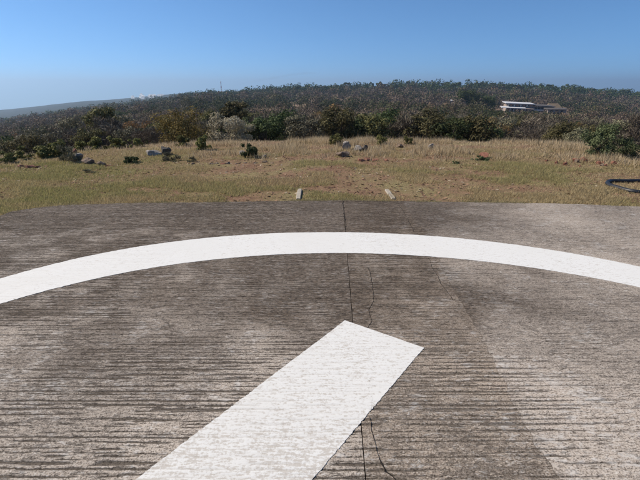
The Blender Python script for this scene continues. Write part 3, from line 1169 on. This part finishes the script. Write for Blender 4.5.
# --- plants that can be picked out by their look
b_or = plant('olive_orange_bush', 21, m_orng, 1.5, 1.25, 1.45, 26, 7000, 0.11, stems=6)
use(b_or, 181, 24, 2.5, 2.75, 'rounded olive bush with orange-brown leaves left of the pale silvery bush', 'bush', sx=1.08, dz=-0.1)
b_si = plant('silvery_bush', 22, m_silv, 1.25, 1.15, 1.35, 22, 6000, 0.10, stems=6)
use(b_si, 224, 25, 2.2, 2.6, 'pale silvery-grey bush, the larger of the two, behind the straw grass', 'bush', sx=1.05)
use(b_si, 242, 26, 1.75, 2.6, 'smaller pale silvery bush touching the right side of the larger one', 'bush', rz=1.3, sx=0.95)
s_dk = plant('small_shrub', 23, m_green, 0.42, 0.32, 0.30, 14, 1700, 0.075, stems=5, stem_r=0.012, stem_name='stem', crown_name='foliage', low=-0.95)
use(s_dk, 250, 10.3, 0.44, 0.66, 'small dark green shrub between two pale stones on the lawn edge', 'shrub', sx=0.85)
use(s_dk, 132, 9.5, 0.24, 0.66, 'small dark green shrub below the grey rocks at the left', 'shrub', rz=2.0, sx=1.25)
s_gr = plant('grey_weed', 24, m_twgr, 0.30, 0.24, 0.22, 10, 700, 0.10, stems=4, stem_r=0.006, stem_name='stem', crown_name='foliage', aspect=5, twig=True)
use(s_gr, 70, 9.7, 0.48, 0.5, 'tall grey-green weed beside the upright grey rock', 'weed')
use(s_gr, 169, 9.8, 0.30, 0.5, 'grey-green weed tuft below the dark grey boulder', 'weed', rz=1, sx=1.2)
use(s_gr, 192, 9.6, 0.20, 0.5, 'low grey-green weed tuft right of the dark boulder', 'weed', rz=2.2, sx=1.1)
use(s_gr, 88, 8.4, 0.12, 0.5, 'flat grey-green weed on the lawn below the squarish brown rock', 'weed', rz=.6, sx=2.0)
s_gc = plant('green_clump', 25, m_bush, 0.36, 0.18, 0.16, 12, 900, 0.07, stems=4, stem_r=0.008, stem_name='stem', crown_name='foliage')
use(s_gc, 480, 9.75, 0.17, 0.36, 'low green clump at the foot of the straw grass beside the reddish rock', 'weed', sx=1.3)
use(s_gc, 456, 9.3, 0.12, 0.36, 'tiny green clump on the lawn left of the reddish rock', 'weed', rz=1)
s_ye = plant('low_shrub', 26, m_yell, 0.48, 0.30, 0.24, 18, 1700, 0.085, stems=6, stem_r=0.012, stem_name='stem', crown_name='foliage', spread=0.36)
for px, Y, h, sx, lab in [
        (8, 9.5, 0.34, 1.2, 'dull yellow-green shrub at the extreme left edge of the view'),
        (36, 10.2, 0.42, 1.3, 'yellow-green shrub second from the left edge, wide and low'),
        (61, 10.6, 0.52, 0.9, 'yellow-green shrub left of the small reddish rock'),
        (86, 11.6, 0.40, 1.0, 'yellow-green shrub right of the small reddish rock'),
        (103, 12.0, 0.50, 1.0, 'taller yellow-green shrub above the brown rocks'),
        (119, 12.2, 0.40, 1.0, 'yellow-green shrub between the brown rocks and the grey rocks'),
        (136, 12.4, 0.36, 0.9, 'yellow-green shrub just left of the pale flat rock'),
        (204, 11.6, 0.50, 0.7, 'bright yellow-green shrub under the olive and orange bush'),
        (182, 12.4, 0.42, 0.9, 'low yellow-green shrub right of the dark grey boulder')]:
    use(s_ye, px, Y, h, 0.62, lab, 'shrub', rz=px * 0.7, sx=sx)
s_fe = plant('leafy_weed', 27, m_yell, 0.40, 0.34, 0.34, 12, 900, 0.12, stems=5, stem_r=0.010, stem_name='stem', crown_name='foliage', aspect=3.0)
use(s_fe, 335, 12.4, 0.40, 0.74, 'yellow-green leafy weed left of the central rock pile', 'weed')
use(s_fe, 381, 12.3, 0.36, 0.74, 'yellow-green leafy weed right of the central rock pile', 'weed', rz=1)
use(s_fe, 408, 12.6, 0.30, 0.74, 'yellow-green leafy weed between the brown and the pale rock', 'weed', rz=2)
b_rt = plant('leafy_bush', 28, m_bush, 0.85, 0.66, 0.60, 26, 4600, 0.085, stems=6, stem_r=0.02, stem_name='stem', crown_name='foliage', spread=0.40)
use(b_rt, 598, 10.4, 0.86, 1.3, 'dense grey-green leafy bush above the red rubble at the right', 'bush', sx=0.78)
use(b_rt, 625, 10.0, 0.55, 1.3, 'smaller leafy bush right of the dense bush above the rubble', 'bush', rz=1.9, sx=0.85)
t_ev = plant('evergreen_tree', 29, m_green, 3.6, 3.0, 4.3, 26, 5000, 0.38, stems=6, stem_r=0.22, single=True)
use(t_ev, 467, 285, 15.0, 7.2, 'large dark evergreen tree left of the white lodge', 'tree', sx=1.15)
use(t_ev, 486, 290, 10.5, 7.2, 'dark evergreen tree between the large evergreen and the white lodge', 'tree', rz=1.2, sx=1.2)
use(t_ev, 583, 62, 3.6, 7.2, 'dark round evergreen on the slope above the leafy bush at the right', 'tree', rz=2.2, sx=1.15)
use(t_ev, 118, 150, 6.0, 7.2, 'dark round tree in the left valley below the smoke', 'tree', rz=2.9, sx=1.1)

# --- the thicket: many bushes of a few kinds
KINDS = {}
for nm, mt, cat, vs in [
    ('bare_bush', m_twig, 'bush', [dict(seed=s, rx=1.25, rz=1.1, zc=1.25, nclump=16, nleaf=2600, ls=0.42, aspect=15, twig=True, stems=9, stem_r=0.05, low=-0.7) for s in (41, 42, 43)]),
    ('grey_green_bush', m_twgr, 'bush', [dict(seed=s, rx=1.2, rz=1.0, zc=1.15, nclump=18, nleaf=2600, ls=0.17, aspect=3.2, stems=7, stem_r=0.05) for s in (44, 45)]),
    ('green_bush', m_green, 'bush', [dict(seed=s, rx=1.35, rz=1.1, zc=1.25, nclump=22, nleaf=3600, ls=0.15, stems=6, stem_r=0.05) for s in (46, 47)]),
    ('olive_bush', m_olive, 'bush', [dict(seed=s, rx=1.35, rz=1.15, zc=1.3, nclump=22, nleaf=3400, ls=0.15, stems=6, stem_r=0.05) for s in (48, 49)]),
    ('russet_bush', m_rust, 'bush', [dict(seed=s, rx=1.25, rz=1.0, zc=1.2, nclump=18, nleaf=2400, ls=0.16, aspect=2.4, stems=7, stem_r=0.05) for s in (50, 51)]),
    ('small_tree', m_olive, 'tree', [dict(seed=s, rx=1.35, rz=0.9, zc=2.1, nclump=20, nleaf=2600, ls=0.17, stems=7, stem_r=0.07, single=True, flat=0.5) for s in (52, 53)]),
]:
    KINDS[nm] = [plant(nm, mat=mt, **v) for v in vs]
H0 = {'bare_bush': 2.7, 'grey_green_bush': 2.4, 'green_bush': 2.6, 'olive_bush': 2.7, 'russet_bush': 2.4, 'small_tree': 3.1}
LOOK = {'bare_bush': 'leafless grey-brown bush', 'grey_green_bush': 'dry grey-green bush', 'green_bush': 'dark green leafy bush',
        'olive_bush': 'olive-brown leafy bush', 'russet_bush': 'russet-brown dry bush', 'small_tree': 'flat-topped olive tree'}
ZONES = [(60, 'at the left edge', 0), (128, 'left of the smoke', 0), (200, 'around the orange-olive bush', 0), (268, 'around the silvery bushes', 1),
         (330, 'left of the rock pile', 2), (398, 'behind the rock pile', 2), (456, 'left of the large evergreen', 2), (520, 'below the white lodge', 3),
         (580, 'below the thatched house', 4), (9999, 'at the right edge', 4)]


def depth_word(Y):
    return 'in the front row of the thicket' if Y < 40 else ('in the middle of the thicket' if Y < 82 else 'at the back of the thicket')


rk = np.random.default_rng(77)
placed = []
count = {}
spec = []
# first row just below the brow, picked from the photograph (px, Y, height, kind)
spec += [(268, 27, 2.2, 'green_bush'), (288, 30, 2.6, 'green_bush'), (306, 26, 1.9, 'grey_green_bush'), (322, 28, 2.2, 'bare_bush'),
         (338, 27, 2.3, 'olive_bush'), (352, 30, 2.6, 'green_bush'), (372, 28, 2.3, 'olive_bush'), (390, 30, 2.7, 'green_bush'),
         (408, 27, 2.0, 'bare_bush'), (424, 26, 1.9, 'olive_bush'), (434, 30, 2.4, 'green_bush'), (452, 25, 1.8, 'green_bush'),
         (468, 26, 2.1, 'olive_bush'), (484, 27, 1.8, 'green_bush'), (502, 28, 1.9, 'grey_green_bush'), (520, 27, 1.6, 'bare_bush'),
         (538, 29, 2.0, 'bare_bush'), (556, 27, 1.8, 'olive_bush'), (569, 34, 2.6, 'olive_bush'), (575, 24, 1.5, 'grey_green_bush'), (612, 24, 1.9, 'grey_green_bush'),
         (628, 23, 2.2, 'bare_bush'), (645, 24, 2.3, 'bare_bush'), (148, 26, 1.6, 'bare_bush'), (130, 27, 1.7, 'grey_green_bush'),
         (112, 28, 1.8, 'bare_bush'), (94, 27, 1.6, 'olive_bush'), (76, 28, 1.9, 'bare_bush'), (56, 26, 1.5, 'grey_green_bush'),
         (38, 27, 1.7, 'bare_bush'), (18, 25, 1.6, 'olive_bush'), (-4, 26, 1.7, 'bare_bush'), (262, 34, 2.4, 'bare_bush'),
         (202, 30, 2.0, 'bare_bush'), (160, 32, 2.0, 'green_bush'), (212, 40, 2.8, 'olive_bush'), (30, 45, 2.0, 'green_bush'), (32, 21, 1.5, 'olive_bush')]
for q in spec:
    placed.append((q[0], q[1]))
PROB = [[('bare_bush', .34), ('grey_green_bush', .18), ('green_bush', .16), ('olive_bush', .18), ('russet_bush', .06), ('small_tree', .08)],
        [('bare_bush', .26), ('grey_green_bush', .10), ('green_bush', .24), ('olive_bush', .26), ('russet_bush', .08), ('small_tree', .06)],
        [('bare_bush', .18), ('grey_green_bush', .10), ('green_bush', .32), ('olive_bush', .26), ('russet_bush', .09), ('small_tree', .05)],
        [('bare_bush', .38), ('grey_green_bush', .14), ('green_bush', .14), ('olive_bush', .14), ('russet_bush', .16), ('small_tree', .04)],
        [('bare_bush', .46), ('grey_green_bush', .10), ('green_bush', .08), ('olive_bush', .12), ('russet_bush', .20), ('small_tree', .04)]]
tries = 0
while len(spec) < 400 and tries < 60000:
    tries += 1
    px = rk.uniform(-25, 665)
    Y = math.exp(rk.uniform(math.log(30), math.log(165)))
    if any(abs(px - a) / F * Y < 1.5 and abs(Y - c) < 2.5 for a, c in placed):
        continue
    z_ = [q_ for lim, _, q_ in ZONES if px < lim][0]
    u = rk.random()
    for nm, p_ in PROB[z_]:
        u -= p_
        if u <= 0:
            break
    h = rk.uniform(1.6, 3.0) * (1.15 if nm == 'small_tree' else 1) * (1 + 0.4 * min(1, max(0, (Y - 50) / 80)))
    placed.append((px, Y))
    spec.append((px, Y, h, nm))
front = {}
for px, Y, h, nm in spec:
    if Y < 40:
        front.setdefault((nm, [t for lim, t, _ in ZONES if px < lim][0]), []).append(px)
RANK = ['leftmost', 'second from left', 'third from left', 'fourth from left', 'fifth from left', 'sixth from left']
for px, Y, h, nm in spec:
    z_ = depth_word(Y) + ', ' + [t for lim, t, _ in ZONES if px < lim][0]
    k = count.get(nm, 0)
    count[nm] = k + 1
    var = KINDS[nm][k % len(KINDS[nm])]
    if Y < 48:
        h *= 1.22
    lab = LOOK[nm] + ' ' + z_
    zn = [t for lim, t, _ in ZONES if px < lim][0]
    mates = sorted(front.get((nm, zn), []))
    if Y < 40 and len(mates) > 1:
        lab = LOOK[nm] + ', ' + ('rightmost' if px == mates[-1] else RANK[mates.index(px)]) + ', thicket front row, ' + zn
    use(var, px, Y, h, H0[nm], lab, 'tree' if nm == 'small_tree' else 'bush',
        LOOK[nm] + ' ' + z_, rz=rk.uniform(0, 6.28), sx=rk.uniform(0.85, 1.3))

# --- trees along the skyline of the far ridge
def ridge_variant(seed, mat, flat):
    V, Fc, v, cs = crown_mesh(seed, 3.6, 2.6, 4.6, 13, 420, 1.15, 1.5, flat=flat)
    mb = MB()
    mb.tube([(0, 0, -1.5), (0.1, 0, 1.5), (0, 0.1, 3.6)], [0.4, 0.32, 0.2], 5)
    for c in cs[:4]:
        mb.tube([(0, 0.1, 3.4), c], [0.2, 0.06], 4)
    root = empty('ridge_tree')
    mesh_obj('crown', V, Fc, mat, root, {'v': ('FACE', 'FLOAT', v)})
    mb.build('trunk', m_bark, root)
    return root


RV = [ridge_variant(61, m_green, 0), ridge_variant(62, m_green, 0.6), ridge_variant(63, m_bush, 0.3), ridge_variant(64, m_green, 0.3)]
rk = np.random.default_rng(88)
px = -6.0
i = 0
while px < 650:
    # the crest is thinly wooded at the left, closed wood at the right
    Y = rk.uniform(640, 705)
    h = rk.uniform(4.5, 11.5) * (0.85 if px < 330 else 1.0)
    zone = [t for lim, t in ((60, 'at the left edge'), (125, 'left of the smoke'), (170, 'below the smoke'), (221, 'left of the mast'), (280, 'right of the mast'),
            (335, 'under the thin smoke trail'), (400, 'above the rock pile'), (455, 'left of the large evergreen'), (500, 'above the large evergreen'),
            (545, 'above the white lodge'), (595, 'above the thatched house'), (9999, 'at the right edge')) if px < lim][0]
    use(RV[i % 4], px, Y, h, 7.0, 'dark green tree on the skyline of the far ridge, ' + zone, 'tree', 'skyline trees, ' + zone, rz=rk.uniform(0, 6), sx=rk.uniform(0.85, 1.35))
    px += rk.uniform(2.0, 8.5) if px < 330 else rk.uniform(1.6, 5.2)
    i += 1

# --- the wooded slopes beyond: too many and too small to count
def wood(name, label, n, Y0, Y1, size, seed, dens_seed):
    r = np.random.default_rng(seed)
    Y = np.sqrt(r.uniform(Y0 ** 2, Y1 ** 2, n))
    s = r.uniform(-1.02, 1.02, n)
    x = s * Y
    den = fbm(x / 55, Y / 30, dens_seed, 4)
    keep = r.random(n) < 0.05 + 1.0 * sstep(0.41, 0.50, den)
    # the clearing round the lodge and a track on the left stay open
    px, py = project(x, Y, terrain(x, Y))
    keep &= ~((px > 497) & (px < 568) & (Y > 276) & (Y < 335))
    for (a_, w_, y0_, y1_) in ((116, 18, 205, 262), (302, 24, 330, 385), (507, 15, 148, 178), (566, 14, 318, 372), (450, 8, 395, 425), (590, 16, 170, 196), (350, 16, 410, 470)):
        keep &= ~((np.abs(px - a_) < w_) & (Y > y0_) & (Y < y1_))
    x, Y, den = x[keep], Y[keep], den[keep]
    n = len(x)
    z = terrain(x, Y)
    h = size * np.clip(np.exp(r.normal(size=n) * 0.36), 0.45, 2.0)
    h = np.where(Y < 170, np.minimum(h, 3.2 + 0.02 * (Y - 62)), h)
    pxs, _ = project(x, Y, z)
    h = np.where((pxs > 488) & (pxs < 572) & (Y > 150) & (Y < 280), np.minimum(h, 2.8), h)
    ls0 = 0.0027 * Y
    nl = np.clip(1.45 * (h / ls0) ** 2, 20, 260).astype(int)
    m = int(nl.sum())
    o_ = np.repeat(np.arange(n), nl)
    d = r.normal(size=(m, 3))
    d /= np.linalg.norm(d, axis=1)[:, None]
    rad = 0.55 + 0.45 * r.random(m) ** 0.6
    # three lobes to each crown
    lob = np.clip(r.normal(size=(n, 3, 3)) * 0.26, -0.5, 0.5)
    li = r.integers(0, 3, m)
    c = np.stack([x[o_], Y[o_], z[o_] + h[o_] * 0.55], 1)
    pos = c + (d * rad[:, None] * 0.40 + lob[o_, li] * np.array([1, 1, 0.5])) * h[o_][:, None]
    pos[:, 2] = np.maximum(pos[:, 2], z[o_] + 0.1)
    ls = ls0[o_] * r.uniform(0.7, 1.35, m)
    nn_ = d + r.normal(size=(m, 3)) * 0.32                # leaves face outwards, so a crown has a lit and a shaded side
    nn_ /= np.linalg.norm(nn_, axis=1)[:, None]
    ax = np.cross(nn_, r.normal(size=(m, 3)))
    ax /= np.linalg.norm(ax, axis=1)[:, None] + 1e-9
    sd = np.cross(nn_, ax)
    V = np.stack([pos - ax * ls[:, None] * .6, pos + sd * ls[:, None] * .4, pos + ax * ls[:, None] * .6, pos - sd * ls[:, None] * .4], 1).reshape(-1, 3)
    t = r.random(n)
    q = fbm(x / 60 + 50, Y / 60, dens_seed + 5, 4) + r.normal(size=n) * 0.08
    pal = np.array([(0.138, 0.106, 0.080), (0.112, 0.090, 0.067), (0.150, 0.102, 0.068), (0.092, 0.084, 0.043), (0.052, 0.060, 0.027)])
    ki = np.where(q < 0.40, 0, np.where(q < 0.47, 1, np.where(q < 0.51, 2, np.where(q < 0.57, 3, 4))))
    mixk = r.random(n) < 0.3
    ki[mixk] = r.integers(0, 5, mixk.sum())
    base = pal[ki] * r.uniform(0.75, 1.3, n)[:, None]
    # crest of the far ridge is evergreen
    cr_ = sstep(580, 612, Y)[:, None] * (r.random(n) < 0.85)[:, None]
    base = base * (1 - cr_) + np.array([0.048, 0.068, 0.026]) * r.uniform(0.7, 1.5, n)[:, None] * cr_
    cc = base[o_] * r.uniform(0.88, 1.12, m)[:, None]
    o = mesh_obj(name, V, np.arange(4 * m).reshape(m, 4), col_mat(name + '_foliage', 0.15), attrs={'col': ('FACE', 'FLOAT_COLOR', np.concatenate([cc, np.ones((m, 1))], 1))})
    return tag(o, label, 'scrub', kind='stuff')


wood('valley_scrub', 'brown and green scrub covering the valley beyond the thicket', 2300, 62, 270, 4.2, 1, 111)
wood('hillside_scrub', 'brown and grey scrub on the lower far slope around the lodge', 3000, 265, 425, 5.2, 2, 112)
wood('upper_hillside_scrub', 'distant brown scrub on the upper far slope below the ridge wood', 6200, 418, 640, 5.4, 4, 112)
wood('ridge_wood', 'closed dark green wood along the crest of the far ridge', 5200, 575, 718, 6.6, 3, 113)

# ------------------------------------------------------------------ the lodge on the far slope
m_white = plain('white_sheet', (0.54, 0.535, 0.53), 0.7, 0.06, 0.6)
m_wall = plain('lodge_wall', (0.33, 0.265, 0.225), 0.85, 0.1, 0.5)
m_brick = plain('lodge_pillar', (0.34, 0.18, 0.13), 0.85, 0.15, 0.7)
m_dkro = plain('dark_roof', (0.10, 0.088, 0.08), 0.85, 0.2, 0.5)
m_dark = plain('dark_opening', (0.03, 0.03, 0.033), 0.5, 0.2, 0.5)
m_thatch = plain('thatch', (0.185, 0.138, 0.09), 0.95, 0.2, 1.0)
m_glass = plain('window_glass', (0.04, 0.05, 0.06), 0.1, 0.1, 0.5, 0.5)
YB = 300.0
PXM = YB / F / 0.98                               # metres per pixel there (about)
cL = at(526, 112.5, YB)
lodge = empty('lodge', (cL[0], cL[1], cL[2]), math.radians(-12))
tag(lodge, 'long low white-roofed lodge on the far slope right of the evergreens', 'building')
k = PXM


def bx(name, mat, x0, x1, y0, y1, z0, z1, par=lodge):
    return MB().box(x0 * k, x1 * k, y0, y1, z0 * k * 0.86, z1 * k * 0.86).build(name, mat, par)


# x in photo pixels from the middle, z in pixels above the foot; y in metres, towards the viewer is negative
bx('wall', m_wall, -18, 5, 0, 10, -4, 8.2)
bx('wall', m_wall, 5.4, 21, 0.3, 9, -4, 5.6)
for i in range(8):
    bx('pillar', m_brick if i % 2 else m_white, -17.2 + 2.75 * i, -16.4 + 2.75 * i, -0.9, -0.35, 6.0, 8.1)
for i in range(7):
    w_ = bx('window', m_white, -16.0 + 2.75 * i, -14.7 + 2.75 * i, -0.12, 0.05, 6.4, 7.9)
    bx('pane', m_glass, -15.85 + 2.75 * i, -14.85 + 2.75 * i, -0.16, -0.125, 6.55, 7.75, w_)


def roof(name, mat, x0, x1, y0, y1, zl0, zr0, th, lift):
    p_ = [(x0 * k, y0, zl0 * k * 0.86), (x1 * k, y0, zr0 * k * 0.86), (x1 * k, y1, (zr0 + lift) * k * 0.86), (x0 * k, y1, (zl0 + lift) * k * 0.86)]
    q_ = [(a, b_, c + th * k) for a, b_, c in p_]
    return MB().hexa(p_ + q_).build(name, mat, lodge)


roof('roof', m_white, -19.5, 5.8, -2.4, 11, 9.3, 8.2, 0.55, 0.9)
roof('veranda_roof', m_white, -23.5, -2.5, -6.4, -0.4, 4.9, 4.2, 0.45, 1.1)
roof('veranda_roof', m_wall, -1.6, 5.0, -4.4, -0.4, 3.7, 3.3, 0.4, 0.8)
for i in range(7):
    bx('veranda_post', m_white, -22.6 + 3.2 * i, -22.1 + 3.2 * i, -6.0, -5.6, -3, 4.9)
for i in range(5):
    bx('doorway', m_dark if i % 2 else m_brick, -16.2 + 3.6 * i, -14.2 + 3.6 * i, -0.14, 0.03, 0.3, 3.9)
roof('roof', m_dkro, 5.9, 23.4, -2.2, 10, 6.8, 5.8, 0.6, 1.0)
bx('balcony_rail', m_white, 6.0, 20.6, -2.0, -1.8, 2.0, 3.2)
bx('dark_end', m_dark, 21.05, 23.0, -0.6, 9, -3, 5.9)
for i in range(5):
    w_ = bx('window', m_dark, 7.0 + 2.8 * i, 8.8 + 2.8 * i, 0.14, 0.33, 3.5, 5.2)
bx('terrace_wall', m_wall, 6.0, 20.0, -3.2, -2.6, -3, 1.2)

# thatched house right of it
cT = at(553.5, 111.5, YB + 12)
hut = empty('thatched_house', (cT[0], cT[1], cT[2]), math.radians(-6))
tag(hut, 'thatched tan-roofed house at the right end of the white lodge', 'building')
MB().box(-4.6, 4.6, 0, 6, -3, 2.4).build('wall', m_wall, hut)
MB().hexa([(-5.6, -1, 2.3), (5.6, -1, 2.3), (5.6, 7, 2.3), (-5.6, 7, 2.3), (-3.2, 2.7, 5.6), (3.2, 2.7, 5.6), (3.2, 3.3, 5.6), (-3.2, 3.3, 5.6)]).build('thatched_roof', m_thatch, hut)
MB().box(-0.9, 0.9, -0.1, 0.02, -0.5, 2.0).build('door', m_dark, hut)
cS = at(557, 112.6, YB - 12)
shed = empty('long_shed', (cS[0], cS[1], cS[2]), math.radians(-6))
tag(shed, 'low dark-roofed shed with pale walls in front of the thatched house', 'building')
MB().box(-6, 6, 0, 5, -3, 1.9).build('wall', m_wall, shed)
MB().hexa([(-6.8, -1, 1.95), (6.8, -1, 1.95), (6.8, 6, 1.95), (-6.8, 6, 1.95), (-6.8, -1, 2.15), (6.8, -1, 2.15), (6.8, 6, 2.9), (-6.8, 6, 2.9)]).build('roof', m_dkro, shed)
for i in range(3):
    MB().box(-4.6 + 3.4 * i, -2.9 + 3.4 * i, -0.1, 0.02, -1, 1.5).build('doorway', m_dark, shed)
cW = at(450, 102.4, 420)
cab = empty('white_cabin', (cW[0], cW[1], cW[2]), 0.2)
tag(cab, 'tiny white cabin on the hillside left of the large evergreen', 'building')
MB().box(-2.6, 2.6, 0, 4, -2, 1.5).build('wall', m_white, cab)
MB().hexa([(-3, -0.5, 1.55), (3, -0.5, 1.55), (3, 4.5, 1.55), (-3, 4.5, 1.55), (-3, 1.9, 2.5), (3, 1.9, 2.5), (3, 2.1, 2.5), (-3, 2.1, 2.5)]).build('roof', m_white, cab)
MB().box(-0.6, 0.5, -0.1, 0.02, -1, 1.0).build('door', m_dark, cab)

# ------------------------------------------------------------------ radio mast on the ridge
m_mr = plain('mast_red', (0.42, 0.10, 0.07), 0.6, 0.1)
m_mw = plain('mast_white', (0.62, 0.62, 0.62), 0.6, 0.1)
YM = 690
foot = on_ground(222, YM)
top = at(222, 81.5, YM)
Hm = float(top[2] - foot[2])
mast = empty('radio_mast', foot)
tag(mast, 'thin red and white lattice radio mast on the skyline left of centre', 'mast')
seg = 7
for sgi in range(seg):
    z0, z1 = Hm * sgi / seg, Hm * (sgi + 1) / seg
    r0, r1 = 1.15 * (1 - 0.7 * sgi / seg), 1.15 * (1 - 0.7 * (sgi + 1) / seg)
    mb = MB()
    for q in range(3):
        a0 = 2.094 * q
        a1 = 2.094 * (q + 1)
        c0 = np.array([math.cos(a0), math.sin(a0), 0])
        c1 = np.array([math.cos(a1), math.sin(a1), 0])
        e = np.array([0, 0, 1.0])
        mb.tube([c0 * r0 + e * z0, c0 * r1 + e * z1], [0.16, 0.16], 4)
        mb.tube([c0 * r0 + e * z0, c1 * r1 + e * z1], [0.09, 0.09], 4)
        mb.tube([c1 * r0 + e * z0, c0 * r1 + e * z1], [0.09, 0.09], 4)
    mb.build('lattice_section', m_mr if sgi % 2 == 0 else m_mw, mast)
MB().tube([(0, 0, Hm), (0, 0, Hm + 2.5)], [0.12, 0.05], 5).build('antenna', m_mw, mast)

# ------------------------------------------------------------------ smoke over the far plain
ms, nt, b = new_mat('white_smoke')
b.inputs['Base Color'].default_value = (0.88, 0.88, 0.88, 1)
b.inputs['Roughness'].default_value = 1.0
b.inputs['Specular IOR Level'].default_value = 0.0
tl = N(nt, 'ShaderNodeBsdfTranslucent')
tl.inputs['Color'].default_value = (0.95, 0.95, 0.95, 1)
trp = N(nt, 'ShaderNodeBsdfTransparent')
m1 = N(nt, 'ShaderNodeMixShader')
m1.inputs[0].default_value = 0.55
m2 = N(nt, 'ShaderNodeMixShader')
L(nt, b.outputs[0], m1.inputs[1])
L(nt, tl.outputs[0], m1.inputs[2])
L(nt, trp.outputs[0], m2.inputs[1])
L(nt, m1.outputs[0], m2.inputs[2])
L(nt, m2.outputs[0], nt.nodes['Material Output'].inputs['Surface'])
lw = N(nt, 'ShaderNodeLayerWeight')
lw.inputs['Blend'].default_value = 0.5
sn = noise(nt, mapping(nt), 0.06, 5, 0.65)
al = mathn(nt, 'MULTIPLY', ramp(nt, sn, [(0.25, 0.3), (0.55, 1.0)]), ramp(nt, lw.outputs['Facing'], [(0.15, 1.0), (0.8, 0.0)]))
L(nt, al, m2.inputs[0])
YS = 1800.0
sm = empty('smoke_plume', at(144, 97.6, YS))
tag(sm, 'white smoke rising from the blue plain at the left horizon', 'smoke')
kp = YS / F
rs = np.random.default_rng(4)
for i, (dx, dz, w_, h_) in enumerate([(-13, 0.3, 3.0, 2.6), (-9.5, 0.7, 3.4, 3.6), (-6, 0.4, 4.0, 2.6), (-2, 0.8, 4.6, 3.2), (2.5, 1.0, 5.0, 2.8), (7, 1.5, 5.0, 2.2), (11.5, 1.9, 4.6, 1.6), (15.5, 2.3, 3.6, 1.1)]):
    v, f = ICO3
    v = v * (1 + 0.9 * (fbm(v[:, 0] * 2 + 7 * i, v[:, 1] * 2 + v[:, 2] * 2.3, 400 + i, 4) - 0.5))[:, None]
    v = v * np.array([w_ * 0.5, w_ * 0.5, h_ * 0.62]) * kp * 1.1 + np.array([dx * kp * 0.8, 60 * (i % 3), dz * kp])
    mesh_obj('puff', v, f, ms, sm, smooth=True)

mt_ = bpy.data.materials.new('thin_smoke')
mt_.use_nodes = True
nt = mt_.node_tree
nt.nodes.remove(nt.nodes['Principled BSDF'])
pv = nt.nodes.new('ShaderNodeVolumePrincipled')
pv.inputs['Color'].default_value = (0.35, 0.35, 0.38, 1)
pv.inputs['Density'].default_value = 0.006
L(nt, pv.outputs[0], nt.nodes['Material Output'].inputs['Volume'])
tp = [at(px_, py_, 3000) for px_, py_ in [(240, 84.5), (247, 82.6), (258, 80.6), (270, 78.4), (282, 76.2), (294, 74.4), (306, 73.2), (318, 73)]]
tr_ = MB().tube(tp, [2.5, 5.5, 6.5, 8, 8, 9, 8.5, 2.5], 10)
tag(tr_.build('smoke_trail', mt_, smooth=True), 'faint thin dark smoke trail drifting above the ridge right of the mast', 'smoke')

# ------------------------------------------------------------------ the air between here and the horizon
mh = bpy.data.materials.new('haze_air')
mh.use_nodes = True
nt = mh.node_tree
nt.nodes.remove(nt.nodes['Principled BSDF'])
pv = nt.nodes.new('ShaderNodeVolumePrincipled')
pv.inputs['Color'].default_value = (0.54, 0.76, 1.0, 1)
pv.inputs['Anisotropy'].default_value = 0.35
pv.inputs['Density'].default_value = 0.00018
L(nt, pv.outputs[0], nt.nodes['Material Output'].inputs['Volume'])
zmin = float(GZg.min()) - 3
hz = MB().box(-15000, 15000, -15000, 15000, zmin, 190).build('haze', mh)
tag(hz, kind='stuff')
